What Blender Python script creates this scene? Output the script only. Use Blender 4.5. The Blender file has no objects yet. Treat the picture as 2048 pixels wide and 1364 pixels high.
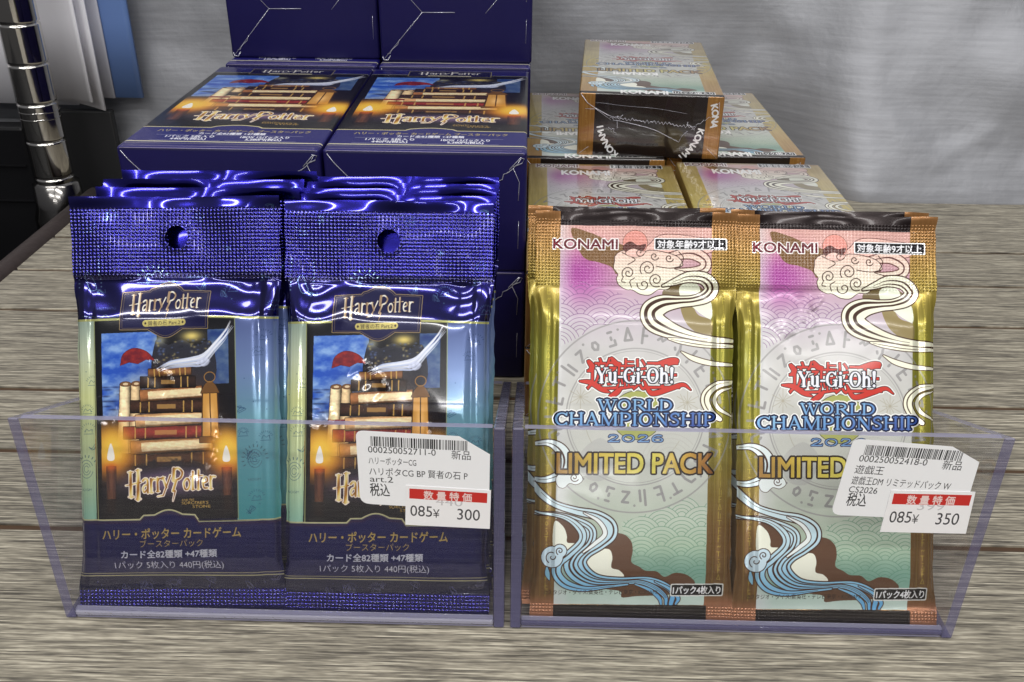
import bpy, bmesh, math, random
import numpy as np
from mathutils import Matrix, Vector

sc = bpy.context.scene
COL = sc.collection
random.seed(7)
RNG = np.random.default_rng(11)
rad = math.radians

# ------------------------------------------------------------------ camera
CAMPOS = Vector((0.0, 0.0, 0.2209))
RIGHT = Vector((0.99970584, 0.02237089, 0.0093693))
DOWN = Vector((0.0189859, -0.48144028, -0.87627324))
FWD = Vector((-0.01509226, 0.87619335, -0.48172339))
cd = bpy.data.cameras.new('camera')
cam = bpy.data.objects.new('camera', cd)
COL.objects.link(cam)
m = Matrix.Identity(4)
for i, v in enumerate((RIGHT, -DOWN, -FWD)):
    for j in range(3):
        m[j][i] = v[j]
m.translation = CAMPOS
cam.matrix_world = m
cd.sensor_width = 36.0
cd.lens = 33.05
cd.clip_start = 0.01
cd.clip_end = 50
sc.camera = cam

# ------------------------------------------------------------------ world and lamps
w = bpy.data.worlds.new('World')
sc.world = w
w.use_nodes = True
nt = w.node_tree
bg = nt.nodes['Background']
tc = nt.nodes.new('ShaderNodeTexCoord')
sep = nt.nodes.new('ShaderNodeSeparateXYZ')
rmp = nt.nodes.new('ShaderNodeValToRGB')
mr = nt.nodes.new('ShaderNodeMapRange')
mr.inputs[1].default_value = -1
nt.links.new(tc.outputs['Generated'], sep.inputs[0])
nt.links.new(sep.outputs[2], mr.inputs[0])
nt.links.new(mr.outputs[0], rmp.inputs[0])
e = rmp.color_ramp.elements
e[0].position = 0.35; e[0].color = (0.045, 0.043, 0.04, 1)
e[1].position = 0.95; e[1].color = (0.42, 0.43, 0.46, 1)
x = e.new(0.56); x.color = (0.16, 0.16, 0.17, 1)
x = e.new(0.72); x.color = (0.22, 0.222, 0.23, 1)
nt.links.new(rmp.outputs[0], bg.inputs[0])
bg.inputs[1].default_value = 0.62


def lamp(loc, target, sx, sy, power, color=(1, 0.985, 0.96)):
    ld = bpy.data.lights.new('ceiling_lamp', 'AREA')
    ld.shape = 'RECTANGLE'
    ld.size = sx
    ld.size_y = sy
    ld.energy = power
    ld.color = color
    o = bpy.data.objects.new('ceiling_lamp', ld)
    COL.objects.link(o)
    o.location = loc
    d = Vector(target) - Vector(loc)
    o.rotation_euler = d.to_track_quat('-Z', 'Y').to_euler()
    return o


# rows of fluorescent tubes on the shop's ceiling
for lx, ly, lz, pw_ in ((-0.75, -0.05, 1.7, 8), (0.75, -0.05, 1.7, 8), (-0.75, -1.05, 1.6, 12), (0.75, -1.05, 1.6, 12), (-0.8, -2.3, 1.75, 13), (0.8, -2.3, 1.75, 13), (0.0, -3.9, 1.8, 18)):
    lamp((lx, ly, lz), (lx, ly, 0.0), 1.2, 0.13, pw_)

sc.view_settings.view_transform = 'Standard'
sc.view_settings.look = 'None'
sc.view_settings.exposure = 0.28
sc.view_settings.gamma = 1.0
sc.view_settings.use_curve_mapping = False
sc.cycles.max_bounces = 10
sc.cycles.transparent_max_bounces = 16
sc.cycles.use_denoising = True
sc.cycles.sample_clamp_indirect = 6


# ------------------------------------------------------------------ helpers
def tag(o, label, cat, group=None, kind=None):
    if label: o['label'] = label
    if cat: o['category'] = cat
    if group: o['group'] = group
    if kind: o['kind'] = kind
    return o


def thing(name, label, cat, loc=(0, 0, 0), rot=(0, 0, 0), group=None):
    o = bpy.data.objects.new(name, None)
    o.empty_display_size = 0.02
    COL.objects.link(o)
    o.location = loc
    o.rotation_euler = rot
    return tag(o, label, cat, group)


def link_mesh(name, me, parent=None):
    o = bpy.data.objects.new(name, me)
    COL.objects.link(o)
    if parent: o.parent = parent
    return o


def obj(name, bm, mats, parent=None, smooth=False):
    me = bpy.data.meshes.new(name)
    bm.to_mesh(me)
    bm.free()
    for mt in (mats if isinstance(mats, (list, tuple)) else [mats]):
        me.materials.append(mt)
    if smooth:
        for p in me.polygons: p.use_smooth = True
    return link_mesh(name, me, parent)


def add_box(bm, lo, hi, bevel=0.0, seg=2, mat=0):
    r = bmesh.ops.create_cube(bm, size=1.0)
    vs = r['verts']
    for v in vs:
        v.co = Vector([lo[k] + (v.co[k] + 0.5) * (hi[k] - lo[k]) for k in range(3)])
    fs = set(f for v in vs for f in v.link_faces)
    for f in fs: f.material_index = mat
    if bevel > 0:
        es = list(set(e_ for v in vs for e_ in v.link_edges))
        bmesh.ops.bevel(bm, geom=es, offset=bevel, segments=seg, profile=0.5, affect='EDGES', clamp_overlap=True)


def add_tube(bm, pts, r, n=6, mat=0):
    pts = [Vector(p) for p in pts]
    rings = []
    for i, p in enumerate(pts):
        t = (pts[min(i + 1, len(pts) - 1)] - pts[max(i - 1, 0)]).normalized()
        a = t.cross(Vector((0.31, 0.2, 0.93)))
        if a.length < 1e-4: a = t.cross(Vector((1, 0, 0)))
        a.normalize()
        b = t.cross(a)
        rr = r[i] if isinstance(r, (list, tuple)) else r
        rings.append([bm.verts.new(p + (a * math.cos(2 * math.pi * k / n) + b * math.sin(2 * math.pi * k / n)) * rr) for k in range(n)])
    for i in range(len(rings) - 1):
        for k in range(n):
            f = bm.faces.new((rings[i][k], rings[i][(k + 1) % n], rings[i + 1][(k + 1) % n], rings[i + 1][k]))
            f.smooth = True
            f.material_index = mat
    bm.faces.new(rings[0][::-1]).material_index = mat
    bm.faces.new(rings[-1]).material_index = mat


def add_lathe(bm, prof, cx, cy, n=40, mat=0):
    rings = []
    for r, z in prof:
        rings.append([bm.verts.new((cx + r * math.cos(2 * math.pi * k / n), cy + r * math.sin(2 * math.pi * k / n), z)) for k in range(n)])
    for i in range(len(rings) - 1):
        for k in range(n):
            f = bm.faces.new((rings[i][k], rings[i][(k + 1) % n], rings[i + 1][(k + 1) % n], rings[i + 1][k]))
            f.smooth = True
            f.material_index = mat


def vnoise(X, Y, seed=0):
    """smooth value noise on arrays, about -1..1"""
    xi = np.floor(X).astype(np.int64); yi = np.floor(Y).astype(np.int64)
    fx = X - xi; fy = Y - yi
    fx = fx * fx * fx * (fx * (fx * 6 - 15) + 10); fy = fy * fy * fy * (fy * (fy * 6 - 15) + 10)

    def h(a, b):
        n = (a * 374761393 + b * 668265263 + seed * 974634777) & 0xffffffff
        n = ((n ^ (n >> 13)) * 1274126177) & 0xffffffff
        return ((n ^ (n >> 16)) & 0xffff) / 32767.5 - 1
    return ((h(xi, yi) * (1 - fx) + h(xi + 1, yi) * fx) * (1 - fy) + (h(xi, yi + 1) * (1 - fx) + h(xi + 1, yi + 1) * fx) * fy)


def fbm(X, Y, seed=0, oct=4):
    s = 0; a = 1.0; t = 0
    for i in range(oct):
        s = s + a * vnoise(X * 2 ** i, Y * 2 ** i, seed + i * 17); t += a; a *= 0.5
    return s / t


def sstep(a, b, x):
    t = np.clip((x - a) / (b - a), 0, 1)
    return t * t * (3 - 2 * t)


# ------------------------------------------------------------------ printed artwork, drawn shape by shape
_glyphs = {}


def glyph_edges(s):
    """outline edges of a line of text in the built-in font, baseline at 0, size 1"""
    if s in _glyphs: return _glyphs[s]
    c = bpy.data.curves.new('t', 'FONT')
    c.body = s
    c.resolution_u = 4
    o = bpy.data.objects.new('t', c)
    me = o.to_mesh()
    nv = len(me.vertices)
    co = np.zeros(nv * 3, np.float32); me.vertices.foreach_get('co', co)
    co = co.reshape(-1, 3)[:, :2].astype(float)
    cnt = {}
    for p in me.polygons:
        vs = p.vertices
        for i in range(len(vs)):
            k = (vs[i], vs[(i + 1) % len(vs)])
            kk = k if k[0] < k[1] else (k[1], k[0])
            cnt[kk] = cnt.get(kk, 0) + 1
    ed = np.array([k for k, n in cnt.items() if n % 2 == 1], int).reshape(-1, 2)
    A, B = co[ed[:, 0]], co[ed[:, 1]]
    bpy.data.objects.remove(o); bpy.data.curves.remove(c)
    allp = np.concatenate([A, B]) if len(A) else np.zeros((1, 2))
    _glyphs[s] = (A, B, allp.min(0), allp.max(0))
    return _glyphs[s]


def spline(pts, n=14, closed=False):
    p = np.array(pts, float)
    if closed: p = np.concatenate([p[-1:], p, p[:2]])
    else: p = np.concatenate([2 * p[:1] - p[1:2], p, 2 * p[-1:] - p[-2:-1]])
    out = []
    t = np.linspace(0, 1, n, endpoint=False)[:, None]
    for i in range(1, len(p) - 2):
        a, b, c, d = p[i - 1], p[i], p[i + 1], p[i + 2]
        out.append(0.5 * (2 * b + (c - a) * t + (2 * a - 5 * b + 4 * c - d) * t ** 2 + (3 * b - a - 3 * c + d) * t ** 3))
    if not closed: out.append(p[-2:-1])
    return np.concatenate(out)


class Canvas:
    def __init__(self, w, h, base=(0, 0, 0), metal=0.0):
        self.w, self.h = w, h
        self.px = np.zeros((h, w, 4), np.float32)
        self.px[..., :3] = np.array(base, np.float32) / 255
        self.px[..., 3] = metal
        self.M = np.eye(3)
        self.clip = None

    def quad(self, src, dst=None):
        """map the four source points (TL TR BR BL) onto the canvas (or onto dst in canvas pixels)"""
        dst = dst or [(0, 0), (self.w, 0), (self.w, self.h), (0, self.h)]
        A = []; b = []
        for (x, y), (u, v) in zip(src, dst):
            A += [[x, y, 1, 0, 0, 0, -u * x, -u * y], [0, 0, 0, x, y, 1, -v * x, -v * y]]; b += [u, v]
        hh = np.linalg.solve(np.array(A, float), np.array(b, float))
        self.M = np.array([*hh, 1]).reshape(3, 3)

    def P(self, pts):
        p = np.asarray(pts, float)[:, :2]
        q = np.c_[p, np.ones(len(p))] @ self.M.T
        return q[:, :2] / q[:, 2:]

    def scale(self, at):
        a = self.P([at, (at[0] + 1, at[1]), (at[0], at[1] + 1)])
        return 0.5 * (np.linalg.norm(a[1] - a[0]) + np.linalg.norm(a[2] - a[0]))

    def src(self, x0, y0, x1, y1):
        X, Y = np.meshgrid(np.arange(x0, x1) + 0.5, np.arange(y0, y1) + 0.5)
        q = np.stack([X, Y, np.ones_like(X)], -1) @ np.linalg.inv(self.M).T
        return q[..., 0] / q[..., 2], q[..., 1] / q[..., 2]

    def mask_edges(self, A, B, pad=0):
        """even-odd fill of a bag of edges (canvas px) -> x0, y0, mask"""
        allp = np.concatenate([A, B])
        x0 = int(max(0, math.floor(allp[:, 0].min()) - pad)); x1 = int(min(self.w, math.ceil(allp[:, 0].max()) + pad + 1))
        y0 = int(max(0, math.floor(allp[:, 1].min()) - pad)); y1 = int(min(self.h, math.ceil(allp[:, 1].max()) + pad + 1))
        if x1 <= x0 or y1 <= y0: return None
        cnt = np.zeros((y1 - y0, x1 - x0 + 1), np.int32)
        for (ax, ay), (bx, by) in zip(A, B):
            if ay == by: continue
            if ay > by: ax, ay, bx, by = bx, by, ax, ay
            r0 = max(y0, math.ceil(ay - 0.5)); r1 = min(y1 - 1, math.ceil(by - 0.5) - 1)
            if r1 < r0: continue
            rr = np.arange(r0, r1 + 1)
            xs = ax + (rr + 0.5 - ay) * (bx - ax) / (by - ay)
            ci = np.clip(np.ceil(xs - 0.5 - x0), 0, x1 - x0).astype(int)
            np.add.at(cnt, (rr - y0, ci), 1)
        return x0, y0, (np.cumsum(cnt, 1)[:, :-1] % 2).astype(np.float32)

    def dilate(self, mk, r):
        h, w_ = mk.shape
        out = np.zeros_like(mk)
        ri = int(r)
        cs = np.concatenate([np.zeros((h, ri + 1)), np.cumsum(mk, 1), ], 1)
        cs = np.concatenate([cs, np.repeat(cs[:, -1:], ri + 1, 1)], 1)
        for dy in range(-ri, ri + 1):
            hx = int(math.sqrt(max(0, r * r - dy * dy)))
            row = (cs[:, ri + 1 + hx: ri + 1 + hx + w_] - cs[:, ri - hx: ri - hx + w_]) > 0
            if dy >= 0: out[:h - dy if dy else h] = np.maximum(out[:h - dy if dy else h], row[dy:])
            else: out[-dy:] = np.maximum(out[-dy:], row[:h + dy])
        return out

    def paint(self, x0, y0, mk, col, a=1.0, metal=None):
        h, w_ = mk.shape
        if self.clip is not None: mk = mk * self.clip[y0:y0 + h, x0:x0 + w_]
        reg = self.px[y0:y0 + h, x0:x0 + w_]
        k = (mk * a)[..., None]
        if callable(col):
            X, Y = self.src(x0, y0, x0 + w_, y0 + h)
            c = np.stack(np.broadcast_arrays(*col(X, Y)), -1).astype(np.float32) / 255
        else:
            c = np.array(col[:3], np.float32) / 255
        reg[..., :3] += (c - reg[..., :3]) * k
        if metal is not None: reg[..., 3:] += (metal - reg[..., 3:]) * k

    def fill(self, pts, col, a=1.0, metal=None, outline=0, ocol=(0, 0, 0)):
        p = self.P(pts)
        ro = outline * self.scale(pts[0])
        r = self.mask_edges(p, np.roll(p, -1, 0), pad=int(ro) + 2)
        if r is None: return
        if outline: self.paint(r[0], r[1], self.dilate(r[2], ro), ocol, a, metal)
        self.paint(*r, col, a, metal)

    def rect(self, x0, y0, x1, y1, col, a=1.0, metal=None, **k):
        self.fill([(x0, y0), (x1, y0), (x1, y1), (x0, y1)], col, a, metal, **k)

    def rrect(self, x0, y0, x1, y1, r, col, **k):
        pts = []
        for cx, cy, a0 in ((x1 - r, y0 + r, -90), (x1 - r, y1 - r, 0), (x0 + r, y1 - r, 90), (x0 + r, y0 + r, 180)):
            for i in range(7): pts.append((cx + r * math.cos(rad(a0 + 15 * i)), cy + r * math.sin(rad(a0 + 15 * i))))
        self.fill(pts, col, **k)

    def ellipse(self, cx, cy, rx, ry, col, **k):
        self.fill([(cx + rx * math.cos(t), cy + ry * math.sin(t)) for t in np.linspace(0, 2 * math.pi, 48, endpoint=False)], col, **k)

    def stroke_mask(self, pts, wid, pad=2):
        """union of round brush dabs along a polyline; wid is one width or one per point"""
        p = self.P(pts); s = self.scale(pts[len(pts) // 2])
        r = np.broadcast_to(np.asarray(wid, float) * 0.5 * s, (len(p),))
        rm = r.max() + pad
        x0 = int(max(0, math.floor(p[:, 0].min() - rm))); x1 = int(min(self.w, math.ceil(p[:, 0].max() + rm) + 1))
        y0 = int(max(0, math.floor(p[:, 1].min() - rm))); y1 = int(min(self.h, math.ceil(p[:, 1].max() + rm) + 1))
        if x1 <= x0 or y1 <= y0: return None
        mk = np.zeros((y1 - y0, x1 - x0), np.float32)
        for i in range(len(p) - 1):
            (ax, ay), (bx, by) = p[i], p[i + 1]
            q = max(r[i], r[i + 1]) + 1.5
            u0 = int(max(x0, math.floor(min(ax, bx) - q))); u1 = int(min(x1, math.ceil(max(ax, bx) + q) + 1))
            v0 = int(max(y0, math.floor(min(ay, by) - q))); v1 = int(min(y1, math.ceil(max(ay, by) + q) + 1))
            if u1 <= u0 or v1 <= v0: continue
            X = np.arange(u0, u1) + 0.5; Y = (np.arange(v0, v1) + 0.5)[:, None]
            dx, dy = bx - ax, by - ay
            L = dx * dx + dy * dy + 1e-9
            t = np.clip(((X - ax) * dx + (Y - ay) * dy) / L, 0, 1)
            d = np.sqrt((X - ax - t * dx) ** 2 + (Y - ay - t * dy) ** 2) - (r[i] + (r[i + 1] - r[i]) * t)
            sub = mk[v0 - y0:v1 - y0, u0 - x0:u1 - x0]
            np.maximum(sub, np.clip(0.5 - d, 0, 1), out=sub)
        return x0, y0, mk

    def stroke(self, pts, wid, col, a=1.0, metal=None):
        r = self.stroke_mask(pts, wid)
        if r is not None: self.paint(*r, col, a, metal)

    def glow(self, cx, cy, rx, ry, col, a=1.0, pw=1.0):
        c = self.P([(cx - 3 * rx, cy - 3 * ry), (cx + 3 * rx, cy + 3 * ry), (cx + 3 * rx, cy - 3 * ry), (cx - 3 * rx, cy + 3 * ry)])
        x0, y0 = np.maximum(np.floor(c.min(0)), 0).astype(int)
        x1, y1 = np.minimum(np.ceil(c.max(0)), (self.w, self.h)).astype(int)
        if x1 <= x0 or y1 <= y0: return
        X, Y = self.src(x0, y0, x1, y1)
        d = ((X - cx) / rx) ** 2 + ((Y - cy) / ry) ** 2
        self.paint(x0, y0, np.exp(-d ** pw).astype(np.float32), col, a)

    def text(self, s, x, y, size, col, sx=1.0, anchor='l', bold=0.0, outline=0.0, ocol=(0, 0, 0), outline2=0.0, ocol2=(255, 255, 255), rot=0.0, width=None, a=1.0, metal=None, spacing=0):
        """text with its baseline at x, y (source px); size = cap-to-em size; width squeezes it to that length"""
        A, B, lo, hi = glyph_edges(s)
        if width: sx = width / ((hi[0] - lo[0]) * size)
        wd = (hi[0] - lo[0]) * size * sx
        ox = {'l': 0, 'c': -wd / 2, 'r': -wd}[anchor]
        cr, sr = math.cos(rad(rot)), math.sin(rad(rot))

        def tf(p):
            u = (p[:, 0] - lo[0]) * size * sx + ox; v = -p[:, 1] * size
            return self.P(np.c_[x + u * cr - v * sr, y + u * sr + v * cr])
        sc_ = self.scale((x, y))
        r = self.mask_edges(tf(A), tf(B), pad=int((bold + max(outline, outline2)) * sc_) + 3)
        if r is None: return
        x0, y0, mk = r
        if bold: mk = self.dilate(mk, bold * sc_)
        if outline2: self.paint(x0, y0, self.dilate(mk, outline2 * sc_), ocol2, a, metal)
        if outline: self.paint(x0, y0, self.dilate(mk, outline * sc_), ocol, a, metal)
        self.paint(x0, y0, mk, col, a, metal)

    def strokes_text(self, glyphs, col, outline=0, ocol=(0, 0, 0), outline2=0, ocol2=(255, 255, 255), a=1.0, metal=None):
        """a set of brush strokes [(pts, width)...] inked as one shape with outlines"""
        full = np.zeros((self.h, self.w), np.float32)
        bb = [self.w, self.h, 0, 0]
        for pts, wd in glyphs:
            r = self.stroke_mask(pts, wd)
            if r is None: continue
            x0, y0, mk = r
            sub = full[y0:y0 + mk.shape[0], x0:x0 + mk.shape[1]]
            np.maximum(sub, mk, out=sub)
            bb = [min(bb[0], x0), min(bb[1], y0), max(bb[2], x0 + mk.shape[1]), max(bb[3], y0 + mk.shape[0])]
        s = self.scale(glyphs[0][0][0])
        pad = int(max(outline, outline2) * s) + 3
        x0, y0, x1, y1 = max(0, bb[0] - pad), max(0, bb[1] - pad), min(self.w, bb[2] + pad), min(self.h, bb[3] + pad)
        mk = full[y0:y1, x0:x1]
        hard = (mk > 0.5).astype(np.float32)
        if outline2: self.paint(x0, y0, self.dilate(hard, outline2 * s), ocol2, a, metal)
        if outline: self.paint(x0, y0, self.dilate(hard, outline * s), ocol, a, metal)
        self.paint(x0, y0, mk, col, a, metal)

    def image(self, name):
        im = bpy.data.images.new(name, self.w, self.h, alpha=True)
        im.alpha_mode = 'CHANNEL_PACKED'
        im.pixels.foreach_set(np.clip(self.px[::-1], 0, 1).astype(np.float32).ravel())
        im.update()
        im.pack()
        return im


# --- a small serif alphabet made of pen strokes (unit height, y up)
T_, t_ = 0.19, 0.085


def arc(cx, cy, rx, ry, a0, a1, n=18, thick=T_, thin=t_):
    out = []; ws = []
    for i in range(n + 1):
        a = rad(a0 + (a1 - a0) * i / n)
        out.append((cx + rx * math.cos(a), cy + ry * math.sin(a))); ws.append(thin + (thick - thin) * abs(math.cos(a)) ** 1.5)
    return out, ws


def bar(x, y0=0.04, y1=0.96, w_=T_, s=0.14, bot=True, top=True):
    g = [([(x, y0), (x, y1)], w_)]
    if bot: g.append(([(x - s, y0), (x + s, y0)], t_))
    if top: g.append(([(x - s, y1), (x + s, y1)], t_))
    return g


SERIF = {
    'W': (1.30, [([(0.12, .96), (0.40, .05)], T_), ([(0.40, .05), (0.66, .92)], t_), ([(0.62, .96), (0.88, .05)], T_), ([(0.88, .05), (1.16, .94)], t_), ([(0, .96), (.28, .96)], t_), ([(.5, .96), (.76, .96)], t_), ([(1.02, .96), (1.28, .96)], t_)]),
    'O': (1.00, [arc(0.48, 0.5, 0.37, 0.45, 0, 360, 36)]),
    'R': (0.96, bar(0.2) + [arc(0.42, 0.72, 0.3, 0.24, -90, 90), ([(.2, .96), (.42, .96)], t_), ([(.2, .48), (.42, .48)], t_), ([(.46, .48), (.84, .05)], T_), ([(.78, .04), (.96, .04)], t_)]),
    'L': (0.82, bar(0.2) + [([(.2, .05), (.74, .05)], t_), ([(.74, .05), (.76, .24)], t_)]),
    'D': (1.00, bar(0.2) + [arc(0.40, 0.5, 0.45, 0.45, -90, 90), ([(.2, .95), (.42, .95)], t_), ([(.2, .05), (.42, .05)], t_)]),
    'C': (0.92, [arc(0.50, 0.5, 0.39, 0.45, 48, 312, 30), ([(.80, .78), (.82, .98)], t_), ([(.80, .22), (.82, .05)], t_)]),
    'H': (1.06, bar(0.2) + bar(0.84) + [([(.2, .52), (.84, .52)], t_)]),
    'A': (1.00, [([(.16, .05), (.48, .95)], t_), ([(.48, .95), (.82, .05)], T_), ([(.28, .36), (.68, .36)], t_), ([(0, .04), (.3, .04)], t_), ([(.66, .04), (1.0, .04)], t_)]),
    'M': (1.26, bar(0.18, w_=t_) + bar(1.04) + [([(.2, .95), (.60, .06)], T_), ([(.60, .06), (1.0, .95)], t_)]),
    'P': (0.86, bar(0.2) + [arc(0.42, 0.70, 0.32, 0.26, -90, 90), ([(.2, .96), (.42, .96)], t_), ([(.2, .44), (.42, .44)], t_)]),
    'I': (0.44, bar(0.2)),
    'N': (1.04, bar(0.18, w_=t_) + bar(0.84, w_=t_, bot=False) + [([(.2, .95), (.84, .05)], T_)]),
    'S': (0.74, [(spline([(.62, .80), (.5, .94), (.3, .94), (.14, .80), (.2, .62), (.45, .48), (.6, .32), (.54, .12), (.36, .05), (.18, .07), (.08, .22)], 6), 0.15), ([(.62, .76), (.64, .96)], t_), ([(.08, .26), (.06, .05)], t_)]),
    '2': (0.9, [(spline([(.14, .72), (.24, .92), (.5, .94), (.66, .78), (.56, .52), (.3, .28), (.14, .07)], 8), 0.15), ([(.12, .08), (.76, .08)], .16), ([(.76, .08), (.8, .26)], t_)]),
    '0': (0.98, [arc(0.46, 0.5, 0.34, 0.44, 0, 360, 36)]),
    '6': (0.92, [arc(0.44, 0.30, 0.30, 0.25, 0, 360, 30), (spline([(.68, .84), (.48, .93), (.24, .78), (.13, .5), (.13, .3)], 8), 0.16)]),
    'Y': (1.0, [([(.14, .95), (.47, .45)], T_), ([(.47, .45), (.82, .95)], t_), ([(.47, .48), (.47, .05)], T_), ([(0, .96), (.3, .96)], t_), ([(.68, .96), (.98, .96)], t_), ([(.32, .04), (.62, .04)], t_)]),
    'u': (0.78, [([(.18, .66), (.18, .2)], T_), (spline([(.18, .2), (.3, .06), (.48, .1), (.58, .2)], 5), .11), ([(.58, .66), (.58, .05)], T_), ([(.04, .66), (.2, .66)], t_), ([(.46, .66), (.6, .66)], t_), ([(.58, .04), (.74, .04)], t_)]),
    'G': (1.0, [arc(0.48, 0.5, 0.38, 0.45, 48, 330, 30), ([(.8, .42), (.8, .1)], T_), ([(.62, .44), (.94, .44)], t_), ([(.78, .78), (.80, .98)], t_)]),
    'i': (0.42, [([(.2, .64), (.2, .05)], T_), ([(.2, .88), (.2, .9)], .2), ([(.06, .66), (.2, .66)], t_), ([(.06, .04), (.34, .04)], t_)]),
    'h': (0.84, [([(.2, .95), (.2, .05)], T_), (spline([(.2, .5), (.36, .64), (.54, .62), (.62, .46), (.62, .05)], 6), .16), ([(.06, .96), (.2, .96)], t_), ([(.06, .04), (.34, .04)], t_), ([(.48, .04), (.76, .04)], t_)]),
    '!': (0.44, [([(.2, .95), (.2, .34)], [.24, .12]), ([(.2, .08), (.2, .1)], .2)]),
    '-': (0.5, [([(.1, .40), (.4, .40)], .13)]),
    ' ': (0.4, []),
}


def serif_strokes(s, x, y, h, width, yfun=None):
    adv = sum(SERIF[c][0] for c in s)
    k = width / adv
    out = []
    for c in s:
        a, st = SERIF[c]
        for pts, wd in st:
            p = [(x + px * k, y - py * h + (yfun(x + px * k) if yfun else 0)) for px, py in pts]
            out.append((p, np.asarray(wd) * h * 0.92))
        x += a * k
    return out


# --- the storybook wordmark (thin uneven capitals, lightning tail) as brush strokes in a 100 x 34 box
WORDMARK = [
    ([(6, 3), (6.5, 30)], [3.2, 3.6]), ([(14.5, 1), (14, 33)], [3.4, 4.0]), ([(1, 17.5), (17, 14.5)], [1, 1.8]), ([(3.5, 3), (9, 3)], 1.2), ([(4, 30), (9.5, 30)], 1.2), ([(12, 1.4), (17.5, 1)], 1.2), ([(11.5, 32.5), (17, 32.5)], 1.2),
    (spline([(19.5, 13), (22, 11), (24.5, 13), (24.8, 26)], 6), 2.5), (spline([(24.5, 17), (21, 18.5), (19.6, 22), (21, 25.5), (24.5, 22)], 6), 1.9),
    ([(28.3, 11), (28.6, 26)], 2.6), (spline([(28.5, 15), (30.5, 11.5), (33, 12)], 5), 2.0), ([(26.8, 26), (30.5, 26)], 1.1),
    ([(35.3, 10.5), (35.6, 25)], 2.6), (spline([(35.5, 14.5), (37.5, 11), (40, 11.5)], 5), 2.0), ([(33.8, 25), (37.5, 25)], 1.1),
    ([(41.5, 10), (45, 21)], 2.4), ([(49.5, 8), (41.5, 29.5), (35.5, 30.5)], [1.8, 1.5, 1.2]), ([(40, 10), (43.5, 9.8)], 1.1),
    ([(53.5, 1), (53, 14), (55.5, 14.5), (52.2, 25), (54.5, 25), (51.8, 36)], [3.6, 3.4, 2.6, 2.6, 1.8, .5]), (spline([(53, 2), (58, 0.5), (62.5, 5), (60.5, 11), (55, 13.5)], 7), 2.3),
    (spline([(66.5, 12.5), (64, 17), (65.5, 23.5), (69, 23), (70.5, 17), (68.6, 12.5), (66.5, 12.5)], 6), 2.1),
    ([(73.5, 5), (73.7, 24)], 2.5), ([(70.8, 10.5), (84, 9.5)], 1.3), ([(79.6, 4), (79.8, 24)], 2.5), ([(72.3, 24), (75.5, 24)], 1.1), ([(78.4, 24), (81.5, 24)], 1.1),
    (spline([(85.2, 17.5), (89.5, 15.5), (89, 11.5), (86.5, 11.5), (84.8, 16.5), (86, 22.5), (89.5, 23)], 6), 2.0),
    ([(93, 10.5), (93.2, 24)], 2.5), (spline([(93.2, 14.5), (95.2, 10.8), (98, 11)], 5), 2.0), ([(91.6, 24), (95, 24)], 1.1),
]


def wordmark(cv, x, y, w_, h, col, **k):
    sx, sy = w_ / 100.0, h / 36.0
    cv.strokes_text([([(x + px * sx, y + py * sy) for px, py in p], np.asarray(wd, float) * 0.5 * (sx + sy) * 0.92) for p, wd in WORDMARK], col, **k)


def lerp(stops):
    xs = [s[0] for s in stops]

    def f(v):
        return [np.interp(v, xs, [s[1][k] for s in stops]) for k in range(3)]
    return f


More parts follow.
